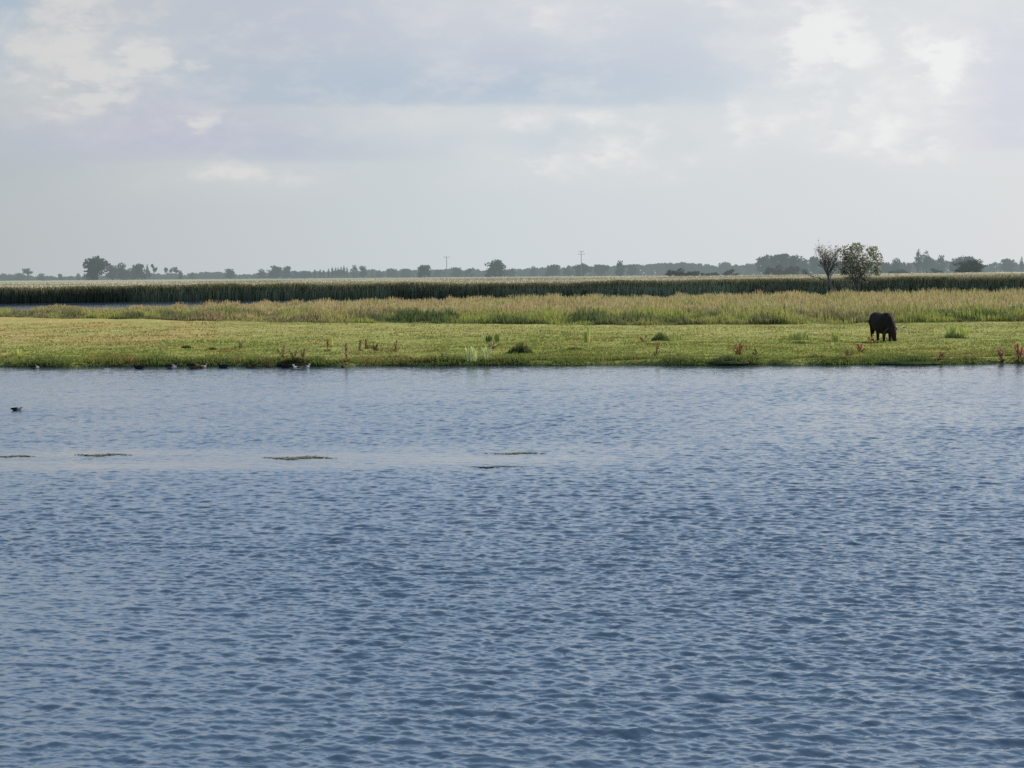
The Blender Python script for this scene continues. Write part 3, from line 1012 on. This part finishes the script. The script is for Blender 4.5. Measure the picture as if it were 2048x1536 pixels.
def make_duck(bodyc, breast, headc, flank, wingc, headdown=False, head_up=0.0):
    r = empty('duck')
    g = Geo()
    if headdown:
        path = [(-.24, .10, .01, .01), (-.20, .11, .045, .035), (-.12, .10, .09, .07), (0, .085, .115, .09), (.10, .085, .10, .085), (.17, .10, .06, .06), (.22, .09, .035, .035), (.26, .05, .04, .038), (.30, .035, .02, .02)]
    else:
        path = [(-.26, .14, .008, .008), (-.20, .12, .05, .035), (-.12, .10, .09, .07), (0, .085, .115, .09), (.10, .09, .105, .09), (.165, .115, .07, .075), (.19, .17 + head_up * .4, .034, .036), (.205, .22 + head_up, .036, .042), (.235, .235 + head_up, .035, .036), (.27, .228 + head_up, .014, .016)]
    P = [Vector((a, 0, b)) for a, b, _, _ in path]
    st, cols = [], []
    m = len(path)
    for i, (a, b, ry, rz) in enumerate(path):
        tt = (P[min(i + 1, m - 1)] - P[max(i - 1, 0)]).normalized()
        st.append((P[i], Yv * ry, tt.cross(Yv) * rz))
        cols.append(bodyc if i < 2 else flank if i < 4 else breast if i < 6 else headc)
    g.ring_loft(st, 14, cols)
    link('body', g.mesh('duck_body', smooth=True), DUCK, r)
    g = Geo()
    b = P[-1]
    g.ring_loft([(b + Vector((-.02, 0, 0)), Yv * .014, Zv * .012), (b + Vector((.025, 0, -.008)), Yv * .014, Zv * .006), (b + Vector((.05, 0, -.010)), Yv * .009, Zv * .003)], 8)
    link('bill', g.mesh('bill', smooth=True, cols=False), BILL, r)
    for s in (-1, 1):
        g = Geo()
        g.ring_loft([(Vector((.09, s * .085, .13)), Yv * .02, Zv * .03), (Vector((0, s * .100, .135)), Yv * .024, Zv * .052), (Vector((-.12, s * .075, .14)), Yv * .022, Zv * .04), (Vector((-.24, s * .03, .15)), Yv * .008, Zv * .01)], 10, [wingc] * 4)
        link('wing', g.mesh('wing', smooth=True), DUCK, r)
    return r


brown, dark, grey, white, chest = (.09, .065, .04), (.02, .022, .024), (.16, .15, .14), (.52, .50, .46), (.13, .085, .055)
dgreen = (.015, .03, .02)
DU = {
 'mottled': make_duck(brown, brown, (.10, .08, .05), (.12, .09, .06), (.07, .055, .04)),
 'dark': make_duck(dark, dark, dark, (.03, .03, .03), dark, False, -0.03),
 'pied': make_duck(dark, white, dgreen, chest, dark),
 'pale': make_duck(grey, (.35, .28, .24), (.30, .22, .18), grey, (.2, .19, .18)),
 'white': make_duck(dark, white, white, (.35, .33, .3), (.08, .08, .08)),
 'feeding': make_duck(brown, chest, (.07, .05, .035), (.10, .075, .05), dark, True),
 'swim': make_duck((.02, .03, .035), (.30, .27, .25), (.40, .37, .34), (.03, .04, .045), (.02, .03, .035), False, -0.045),
}
DK = [  # px, py, kind, heading deg, scale, label
 (33, 822, 'swim', -8, 0.72, 'lone duck with dark back and pale head swimming on open water'),
 (70, 737, 'pied', 10, 0.85, 'small duck with bright white breast, leftmost at the waterline'),
 (279, 738, 'dark', 185, 1.0, 'dark low duck floating apart, second from left at the bank'),
 (342, 737, 'pied', 5, 1.1, 'brown duck with white chest patch left of the bigger dark duck'),
 (387, 737, 'feeding', 0, 1.35, 'biggest dark brown duck at the bank, head lowered'),
 (405, 736, 'pale', 30, 0.8, 'small pale pinkish duck close right of the biggest dark duck'),
 (447, 736, 'dark', 180, 1.0, 'dark duck alone right of the pale pinkish one'),
 (505, 736, 'feeding', 190, 0.95, 'dark duck with lowered head in the middle of the bank row'),
 (537, 734, 'mottled', 20, 0.8, 'small mottled duck standing up against the bank edge'),
 (572, 736, 'dark', 175, 1.0, 'dark duck left of the two whitish ducks'),
 (596, 739, 'white', 200, 0.95, 'whitish duck floating lowest, farthest from the bank of its pair'),
 (611, 736, 'white', 15, 0.8, 'small upright duck with gleaming white breast by the red docks'),
 (686, 735, 'mottled', 90, 0.75, 'reddish brown small duck under the salmon dock plant, rightmost'),
]
used = set()
for px, py, k, hd_, s, lab in DK:
    o = DU[k] if k not in used else copy_tree(DU[k])
    used.add(k)
    p = ground_at(px, py, 0.0)
    yb = p.y
    if py < 800:
        yb = min(p.y, float(shore_y(np.array([p.x]))[0]) - 0.75)
    o.location = (p.x * yb / p.y, yb, -0.02)
    o.rotation_euler = (0, 0, math.radians(hd_))
    o.scale = (s * .9, s * .9, s * .9)
    tag(o, lab, 'duck', 'ducks along the far bank' if py < 800 else None)

# ------------------------------------------------------------------ plants that stand out of the pasture
STEM = plain_mat('dry_stem', (0.13, 0.07, 0.04), 0.9)


def place(px, py):
    p = ground_at(px, py, 0.17)
    z = float(ground_z(np.array([p.x]), np.array([p.y]))[0])
    if z < 0.02:
        p.y = float(shore_y(np.array([p.x]))[0]) + 0.25
        z = float(ground_z(np.array([p.x]), np.array([p.y]))[0])
    return Vector((p.x, p.y, z - 0.02)), p.y / F


def dock(px, py, hpx, wpx, label, col=(.24, .10, .055), stems=3):
    p, m = place(px, py)
    r = empty('dock_plant', p)
    h, w = hpx * m, wpx * m
    seeds = Geo()
    for i in range(stems):
        a = random.random() * 6.28; lean = random.uniform(0.1, 0.5) * w
        tip = Vector((math.cos(a) * lean, math.sin(a) * lean * .6, h * random.uniform(.7, 1)))
        mid = tip * .5 + Vector((0, 0, h * .08))
        g = Geo(); g.tube([(0, 0, 0), mid, tip], [0.014, 0.010, 0.006], 5)
        link('stem', g.mesh('stem', cols=False), STEM, r)
        for k in range(28):
            f = random.uniform(0.35, 1.0)
            c = Vector((0, 0, 0)).lerp(tip, f) + rand_unit() * 0.06 * (1.3 - f)
            u = rand_unit(); v = u.cross(rand_unit()).normalized(); s = random.uniform(.012, .032)
            kk = random.uniform(.95, 1.9)
            seeds.quad(c, u * s, v * s, (min(.8, col[0] * kk * 1.2), col[1] * kk * 2.0, col[2] * kk * 2.0))
    link('seed_head', seeds.mesh('seed_head'), plantmat, r)
    g = Geo()
    for k in range(12):
        a = random.random() * 6.28; L = random.uniform(.12, .3) * max(1, w / .4)
        u = Vector((math.cos(a), math.sin(a), random.uniform(.3, 1.1))).normalized()
        v = u.cross(Zv).normalized()
        kk = random.uniform(.6, 1.3)
        g.quad(u * L * .5, u * L * .5, v * random.uniform(.02, .04), tuple(q * kk for q in (col if random.random() < .5 else (.15, .14, .05))))
    link('leaves', g.mesh('leaves'), plantmat, r)
    tag(r, label, 'dock plant')


def iris(px, py, hpx, wpx, label, nb=14, col=(.50, .54, .18)):
    p, m = place(px, py)
    g = Geo()
    h, w = hpx * m * 1.25, wpx * m
    for i in range(int(nb * 1.5)):
        a = random.random() * 6.28
        b = Vector((random.uniform(-.4, .4) * w, random.uniform(-.3, .3) * w, 0))
        u = Vector((math.cos(a), math.sin(a) * .4, 0))
        hh = h * random.uniform(.6, 1)
        ln = random.uniform(0, .35) * hh
        q = len(g.v); wd = random.uniform(.028, .05); kk = random.uniform(1.0, 1.55)
        c = tuple(z * kk for z in col)
        side = Vector((random.uniform(.6, 1), random.uniform(-.5, .5), 0)).normalized() * wd
        for f, ws in ((0, .8), (.5, 1), (.85, .6), (1.0, .1)):
            c0 = b + u * ln * f * f + Vector((0, 0, hh * (f - .12 * f * f)))
            for s in (-1, 1):
                v = c0 + side * ws * s
                g.v.append(tuple(v)); g.c.append(c)
        for k in range(3):
            g.f.append((q + 2 * k, q + 2 * k + 1, q + 2 * k + 3, q + 2 * k + 2))
    o = link('iris_plant', g.mesh('iris_plant'), plantmat)
    o.location = p
    tag(o, label, 'iris plant')


def tussock(px, py, hpx, wpx, label, col=(.07, .085, .03), nb=260, name='tussock'):
    p, m = place(px, py)
    g = Geo()
    h, w = hpx * m, wpx * m
    for i in range(nb):
        u = random.gauss(0, .27)
        b = Vector((u * w, random.uniform(-.35, .35) * w * .8, -0.02))
        hh = h * math.exp(-u * u * 5) * random.uniform(.5, 1.05)
        side = Vector((random.uniform(-1, 1), random.uniform(-1, 1), 0)).normalized() * random.uniform(.012, .035)
        tip = b + Vector((random.uniform(-.3, .3) * hh, random.uniform(-.3, .3) * hh, hh))
        kk = random.uniform(.55, 1.4)
        c = tuple(z * kk for z in col)
        q = len(g.v)
        for v in (b - side, b + side, tip + side * .3, tip - side * .3):
            g.v.append(tuple(v)); g.c.append(c)
        g.f.append((q, q + 1, q + 2, q + 3))
    st = [(Vector((0, 0, zz - .05)), X * w * .52 * q, Yv * w * .4 * q) for zz, q in ((-.05, 1.05), (.02, .95), (h * .3, .6), (h * .45, .25))]
    g.ring_loft(st, 16, [tuple(z * .7 for z in col)] * 4)
    o = link(name, g.mesh(name), plantmat)
    o.location = p
    tag(o, label, name)


random.seed(77)
dock(655, 702, 34, 16, 'tall forked brown dock with a pale iris blade at its right')
dock(688, 726, 40, 16, 'tall salmon-red dock at the water edge right of the forked one', (.33, .13, .08), 4)
dock(720, 702, 28, 12, 'thin straight brown dock between the salmon dock and bushy red one')
dock(733, 698, 22, 8, 'thin short brown dock just right of the straight thin one')
dock(751, 702, 18, 26, 'low bushy dark red dock in the middle of the dock group', (.20, .08, .045), 6)
dock(792, 703, 28, 16, 'slender orange-brown dock at the right of the dock group', (.30, .15, .07))
dock(566, 722, 34, 26, 'wide rusty dock above the ducks, left of its trio', (.27, .13, .07), 5)
dock(587, 724, 26, 20, 'middle rusty dock of the trio above the whitish ducks', (.25, .12, .06), 4)
dock(607, 723, 28, 20, 'right rusty dock of the trio above the whitish ducks', (.25, .11, .06), 4)
dock(480, 697, 18, 14, 'small lone faded dock in the left half of the pasture', (.27, .16, .08))
dock(888, 722, 24, 22, 'faint orange dock left of the bright iris pair', (.27, .16, .07))
dock(985, 699, 14, 26, 'pinkish orange low dock beneath the two small dark irises', (.33, .19, .10), 4)
dock(1288, 684, 16, 34, 'orange low dock left of the dark sedge tussock', (.33, .20, .09), 6)
dock(1312, 712, 30, 18, 'orange-red dock below the dark sedge tussock', (.32, .14, .07), 4)
dock(1478, 712, 32, 24, 'deep red dock on top of the dark bank clump', (.27, .09, .05), 5)
dock(1515, 712, 22, 22, 'orange dock right of the deep red bank dock', (.27, .15, .07), 4)
dock(1720, 706, 24, 22, 'red dock patch below the bull', (.33, .12, .07), 6)
dock(1697, 712, 18, 34, 'low rusty dock patch left of the red one below the bull', (.25, .13, .08), 6)
dock(1741, 687, 22, 18, 'orange dock in front of the hind legs of the bull', (.42, .19, .08), 5)
dock(2004, 718, 28, 24, 'red dock near the right edge, left of the largest one', (.30, .10, .06), 6)
dock(2039, 718, 42, 26, 'largest bright red dock at the right edge', (.36, .10, .06), 7)
dock(1893, 722, 18, 22, 'small red dock right of the bull on the bank edge', (.26, .11, .06), 4)
iris(662, 690, 20, 10, 'single pale iris blade leaning right beside the forked dock', 4, (.45, .46, .14))
iris(940, 731, 30, 22, 'bright yellow-green iris clump at the waterline, left of the pair', 18, (.58, .60, .26))
iris(968, 732, 32, 14, 'bright slim iris at the waterline, right of the pair', 9, (.58, .60, .26))
iris(978, 684, 14, 12, 'low dark iris left of two in mid pasture', 14, (.12, .15, .05))
iris(993, 684, 18, 12, 'taller iris right of two in mid pasture', 12, (.24, .28, .09))
iris(1174, 685, 28, 14, 'upright pale iris alone at the centre right of the pasture', 10, (.40, .42, .14))
iris(1338, 681, 16, 26, 'pale iris blades on the right side of the dark sedge tussock', 16, (.42, .44, .15))
iris(1358, 680, 14, 8, 'last small pale iris right of the dark sedge tussock', 6, (.42, .44, .15))
iris(1598, 682, 16, 44, 'wide low pale iris patch left of the bull', 26, (.30, .32, .11))
iris(1672, 683, 20, 18, 'small yellow-green iris midway between wide iris patch and bull', 16, (.36, .38, .11))
iris(1663, 698, 14, 8, 'tiny pale iris below the small yellow-green one', 5, (.42, .44, .14))
iris(1905, 674, 22, 30, 'bright iris clump left on the tussock right of the bull', 22, (.36, .40, .12))
iris(1928, 673, 18, 18, 'bright iris clump right on the tussock right of the bull', 12, (.38, .42, .12))
iris(30, 711, 14, 34, 'pale iris patch at the far left edge of the pasture', 20, (.45, .46, .15))
tussock(1040, 705, 22, 52, 'dark sedge tussock below mid pasture, right of the bright irises', (.10, .12, .05), 420)
tussock(1320, 682, 20, 38, 'dark green sedge tussock with pale irises at its right', (.13, .17, .06), 300)
tussock(1908, 678, 14, 54, 'dark sedge tussock carrying bright irises right of the bull', (.15, .19, .07), 320)
tussock(1600, 687, 8, 60, 'flat dark sedge patch under the wide iris patch', (.17, .19, .08), 260)
tussock(1470, 728, 11, 80, 'big dark clump at the waterline under the deep red dock', (.12, .15, .06), 600)
tussock(372, 698, 9, 30, 'small dark tuft left of the lone faded dock', (.08, .10, .03), 160)
tussock(425, 700, 8, 34, 'small dark tuft straight below the lone faded dock', (.08, .09, .03), 160)
tussock(1830, 722, 11, 120, 'long dark clump on the bank edge right below the bull', (.13, .17, .06), 700)
tussock(1150, 700, 9, 60, 'flat green tuft below the upright pale iris', (.08, .11, .03), 240)
tussock(585, 727, 12, 70, 'dark overhanging clump at the waterline behind the whitish ducks', (.05, .055, .02), 360)

# ------------------------------------------------------------------ drifting weed
WEED = vcol_mat('weed', 0.0)


def weed(px, py, wpx, label, dpx=3, dens=1.0, col=(.15, .155, .10)):
    p = ground_at(px, py, 0.0)
    w = wpx * p.y / F; dd = dpx * p.y * p.y / (F * HCAM)
    g = Geo()
    for i in range(int(650 * dens)):
        u = random.gauss(0, .24)
        if abs(u) > .55: continue
        yy_ = random.gauss(0, .3) * dd * math.exp(-u * u * 6) + 0.3 * dd * math.sin(u * 9)
        a = random.random() * 6.28; s = random.uniform(.012, .035)
        c0 = Vector((u * w, yy_, random.uniform(0.004, .012)))
        k = random.uniform(.5, 1.5)
        g.quad(c0, Vector((math.cos(a), math.sin(a), random.uniform(-.1, .1))) * s, Vector((-math.sin(a), math.cos(a), random.uniform(-.1, .1))) * s * .6, tuple(q * k for q in col))
    o = link('floating_weed', g.mesh('floating_weed'), WEED)
    o.location = p
    tag(o, label, 'floating weed')


weed(208, 910, 110, 'short olive strip of floating weed left of the long middle strip')
weed(600, 916, 140, 'long olive strip of floating weed in the middle of the calm streak', 4, 1.3)
weed(1030, 907, 125, 'faint brown strip of floating weed at the right end of the calm streak', 2, .8, (.22, .21, .14))
weed(995, 934, 115, 'thin dark slanting strip of weed nearer the viewer than all others', 2, .6, (.10, .12, .10))
weed(25, 913, 90, 'thin dark strip of floating weed cut by the left edge', 2, .7, (.12, .13, .10))

# ------------------------------------------------------------------ sky
SUN_AZ, SUN_EL = math.radians(62), math.radians(36)     # to the right of and slightly behind the reeds
wd = bpy.data.worlds.new("World"); S.world = wd; wd.use_nodes = True
nd, lk = wd.node_tree.nodes, wd.node_tree.links
nd.clear()
sky = N(nd, 'ShaderNodeTexSky', sky_type='NISHITA', sun_disc=False)
sky.sun_elevation = SUN_EL; sky.sun_rotation = SUN_AZ
sky.air_density = 1.0; sky.dust_density = 1.2; sky.ozone_density = 1.5
bg1 = N(nd, 'ShaderNodeBackground'); bg1.inputs['Strength'].default_value = 0.10
lk.new(sky.outputs[0], bg1.inputs['Color'])
tc = N(nd, 'ShaderNodeTexCoord')
sx = N(nd, 'ShaderNodeSeparateXYZ'); lk.new(tc.outputs['Generated'], sx.inputs[0])


def M(op, a, b=None, c=None, clamp=False):
    n = N(nd, 'ShaderNodeMath', operation=op); n.use_clamp = clamp
    for i, v in enumerate((a, b, c)):
        if v is None: continue
        if isinstance(v, (int, float)): n.inputs[i].default_value = v
        else: lk.new(v, n.inputs[i])
    return n.outputs[0]


az = M('ARCTAN2', sx.outputs['X'], sx.outputs['Y'])
el = M('ARCSINE', sx.outputs['Z'])
# noise on the direction itself, flattened vertically like distant cloud decks
mp = N(nd, 'ShaderNodeMapping'); mp.inputs['Scale'].default_value = (1, 1, 2.2)
lk.new(tc.outputs['Generated'], mp.inputs['Vector'])


def noise_n(scale, det, rough=0.55, off=0.0):
    n = N(nd, 'ShaderNodeTexNoise'); setin(n, Scale=scale, Detail=det, Roughness=rough)
    if off:
        m2 = N(nd, 'ShaderNodeMapping'); m2.inputs['Scale'].default_value = (1, 1, 2.2); m2.inputs['Location'].default_value = (off, off * 1.3, off * .7)
        lk.new(tc.outputs['Generated'], m2.inputs['Vector']); lk.new(m2.outputs[0], n.inputs['Vector'])
    else:
        lk.new(mp.outputs[0], n.inputs['Vector'])
    return n.outputs['Fac']


nA, nB, nC = noise_n(22, 6, .58), noise_n(22, 6, .58, 3.7), noise_n(9, 5, .5, 8.1)
nD = noise_n(60, 5, .6, 5.3)
wa = M('ADD', az, M('MULTIPLY', M('SUBTRACT', nA, 0.5), 0.050))
we = M('ADD', el, M('MULTIPLY', M('SUBTRACT', nB, 0.5), 0.026))
cmb = N(nd, 'ShaderNodeCombineXYZ'); lk.new(wa, cmb.inputs[0]); lk.new(we, cmb.inputs[1])
cmf = N(nd, 'ShaderNodeCombineXYZ'); lk.new(M('ADD', az, M('MULTIPLY', M('SUBTRACT', nA, .5), .03)), cmf.inputs[0])
elf = M('ADD', el, M('MULTIPLY', M('SUBTRACT', nC, .5), .006)); lk.new(elf, cmf.inputs[1])


def blob(px, py, sxp, syp, amp, edge=None, flat=False):
    """a soft cloud patch centred on a compass bearing and height; edge = sharp flat base"""
    a0, e0 = az_el(px, py)
    s = N(nd, 'ShaderNodeVectorMath', operation='SUBTRACT')
    lk.new((cmf if flat else cmb).outputs[0], s.inputs[0]); s.inputs[1].default_value = (a0, e0, 0)
    m_ = N(nd, 'ShaderNodeVectorMath', operation='MULTIPLY'); lk.new(s.outputs[0], m_.inputs[0])
    m_.inputs[1].default_value = (F / sxp, F / syp, 0)
    d_ = N(nd, 'ShaderNodeVectorMath', operation='DOT_PRODUCT'); lk.new(m_.outputs[0], d_.inputs[0]); lk.new(m_.outputs[0], d_.inputs[1])
    g_ = M('MULTIPLY', M('EXPONENT', M('MULTIPLY', d_.outputs['Value'], -0.7)), amp)
    if edge is not None:
        ee = az_el(px, edge)[1]
        r_ = N(nd, 'ShaderNodeMapRange', interpolation_type='SMOOTHSTEP'); setin(r_, From_Min=ee - 6 / F, From_Max=ee + 10 / F)
        lk.new(elf, r_.inputs['Value'])
        g_ = M('MULTIPLY', g_, r_.outputs[0])
    return g_


def total(lst):
    t = lst[0]
    for b in lst[1:]: t = M('ADD', t, b)
    return t


W = total([blob(*b) for b in [
    (150, 165, 75, 52, .95), (330, 118, 50, 34, .75), (95, 60, 150, 90, .34), (230, 60, 120, 90, .34), (120, 20, 30, 60, .2), (30, 140, 90, 60, .25), (300, 200, 90, 40, .12),
    (420, 243, 55, 20, .75), (430, 350, 130, 28, .42), (540, 352, 130, 30, .32), (1150, 30, 100, 55, .45), (1410, 12, 60, 25, .35), (860, 20, 90, 50, .15),
    (1640, 70, 60, 75, .80), (1640, 120, 110, 70, .35), (1880, 125, 70, 55, .65), (1800, 100, 120, 90, .2), (1500, 245, 80, 40, .52), (950, 240, 140, 22, .40), (1210, 235, 110, 20, .45),
    (1210, 310, 90, 50, .60), (1080, 325, 80, 28, .45), (1350, 335, 60, 25, .38), (1780, 250, 140, 60, .42), (1830, 310, 110, 45, .22), (900, 130, 60, 50, .15), (800, 330, 60, 20, .15), (1650, 20, 120, 60, .2)]])
Ws = total([blob(*b, flat=True) for b in [
    (150, 110, 190, 130, .30), (60, 170, 120, 60, .25), (450, 350, 170, 34, .35), (1180, 310, 200, 60, .35), (1640, 100, 170, 120, .5), (1880, 120, 130, 110, .35), (1500, 235, 130, 55, .3),
    (1150, 20, 150, 60, .35), (1000, 235, 260, 22, .3), (1800, 270, 180, 90, .3), (900, 90, 60, 120, .18), (850, 20, 130, 50, .2)]])
B = total([blob(*b) for b in [
    (560, 170, 330, 95, .62, 212, True), (1150, 170, 260, 60, .62, 212, True), (900, 175, 260, 60, .30, 212, True), (560, 300, 180, 26, .45, 322, True), (0, 40, 50, 80, 1.2), (1100, 265, 60, 25, .35), (1420, 120, 120, 70, .25),
    (20, 300, 120, 60, .2), (1400, 290, 120, 20, .12), (1830, 280, 24, 12, .35), (1540, 190, 200, 24, .25)]])
Pp = total([blob(*b) for b in [
    (350, 270, 260, 50, .85, 322, True), (600, 30, 320, 70, .55), (1000, 90, 140, 80, .35), (1420, 90, 130, 60, .35), (2000, 130, 90, 80, .55), (2010, 260, 110, 50, .55, 300, True), (1250, 60, 100, 50, .3), (330, 190, 90, 30, .5)]])


def mixc(f, a, b):
    m_ = N(nd, 'ShaderNodeMix', data_type='RGBA'); m_.clamp_factor = True
    lk.new(f, m_.inputs[0])
    for i, v in ((6, a), (7, b)):
        if isinstance(v, tuple): m_.inputs[i].default_value = v
        else: lk.new(v, m_.inputs[i])
    return m_.outputs[2]


def rng(v, a, b, c=0.0, d=1.0, sm=True):
    r_ = N(nd, 'ShaderNodeMapRange'); r_.interpolation_type = 'SMOOTHSTEP' if sm else 'LINEAR'
    setin(r_, From_Min=a, From_Max=b, To_Min=c, To_Max=d); lk.new(v, r_.inputs['Value'])
    return r_.outputs[0]


left, right = lin(183, 189, 192), lin(219, 222, 224)
mid = lin(207, 214, 219)
base = mixc(rng(az, -0.27, 0.0, sm=False), left, mid)
base = mixc(rng(az, 0.0, 0.25, sm=False), base, right)
base = mixc(M('MULTIPLY', B, 1.0, clamp=True), base, mixc(rng(az, -.2, .2, sm=False), lin(168, 185, 202), lin(192, 206, 220)))
base = mixc(M('MULTIPLY', Pp, 1.0, clamp=True), base, mixc(rng(az, -.2, .2, sm=False), lin(184, 187, 206), lin(202, 205, 222)))
base = mixc(M('MULTIPLY', rng(M('ADD', M('MULTIPLY', nA, .6), M('MULTIPLY', nD, .4)), .46, .66), rng(el, 0.03, 0.09, 0.0, 0.42)), base, mixc(rng(az, -.25, .2, sm=False), lin(206, 207, 210), lin(228, 229, 231)))
base = mixc(M('MULTIPLY', Ws, rng(nA, .3, .7, .6, 1.2), clamp=True), base, mixc(rng(az, -.25, .2, sm=False), lin(212, 213, 213), lin(233, 234, 234)))
vor = N(nd, 'ShaderNodeTexVoronoi', feature='F1', voronoi_dimensions='2D'); setin(vor, Scale=48.0, Detail=0.0, Randomness=1.0)
vmx = N(nd, 'ShaderNodeVectorMath', operation='ADD'); lk.new(cmb.outputs[0], vmx.inputs[0])
vcm = N(nd, 'ShaderNodeCombineXYZ'); lk.new(M('MULTIPLY', nD, .02), vcm.inputs[0]); lk.new(M('MULTIPLY', nA, .02), vcm.inputs[1]); lk.new(vcm.outputs[0], vmx.inputs[1])
lk.new(vmx.outputs[0], vor.inputs['Vector'])
puff = M('SUBTRACT', 0.36, vor.outputs['Distance'])
tex = M('ADD', M('MULTIPLY', M('SUBTRACT', nD, .53), 2.0), M('MULTIPLY', puff, 0.8))
Wn = M('MULTIPLY', rng(M('ADD', W, M('MULTIPLY', tex, M('ADD', 0.15, M('MULTIPLY', W, 1.3)))), 0.15, 0.95), 0.8, clamp=True)
base = mixc(Wn, base, mixc(rng(az, -.25, .2, sm=False), lin(214, 213, 211), lin(244, 244, 243)))
# higher up (above the frame) the deck breaks into blue sky with drifting cloud
hi = mixc(rng(nC, 0.46, 0.62), (0.48, 0.69, 1.0, 1), (0.66, 0.79, 0.97, 1))
base = mixc(rng(el, 0.135, 0.30), base, hi)
base = mixc(rng(el, 0.40, 0.80), base, (0.20, 0.33, 0.54, 1))
bg2 = N(nd, 'ShaderNodeBackground'); lk.new(base, bg2.inputs['Color']); bg2.inputs['Strength'].default_value = 1.0
mxs = N(nd, 'ShaderNodeMixShader')
lk.new(rng(el, 0.14, 0.5, 0.96, 0.5), mxs.inputs[0])
lk.new(bg1.outputs[0], mxs.inputs[1]); lk.new(bg2.outputs[0], mxs.inputs[2])
ow = N(nd, 'ShaderNodeOutputWorld'); lk.new(mxs.outputs[0], ow.inputs['Surface'])
wd.cycles.sampling_method = 'MANUAL'; wd.cycles.sample_map_resolution = 512

sl = bpy.data.lights.new('sun', 'SUN'); sl.energy = 5.0; sl.angle = math.radians(0.6); sl.color = (1, .93, .82)
so = bpy.data.objects.new('sun', sl); COL.objects.link(so)
sd = Vector((math.sin(SUN_AZ) * math.cos(SUN_EL), math.cos(SUN_AZ) * math.cos(SUN_EL), math.sin(SUN_EL)))
so.rotation_euler = sd.to_track_quat('Z', 'Y').to_euler()

# ------------------------------------------------------------------ render settings
S.view_settings.view_transform = 'Standard'; S.view_settings.look = 'None'; S.view_settings.exposure = 0
S.cycles.use_denoising = False
S.cycles.max_bounces = 4; S.cycles.diffuse_bounces = 2; S.cycles.glossy_bounces = 2; S.cycles.transmission_bounces = 2
S.cycles.filter_width = 1.55
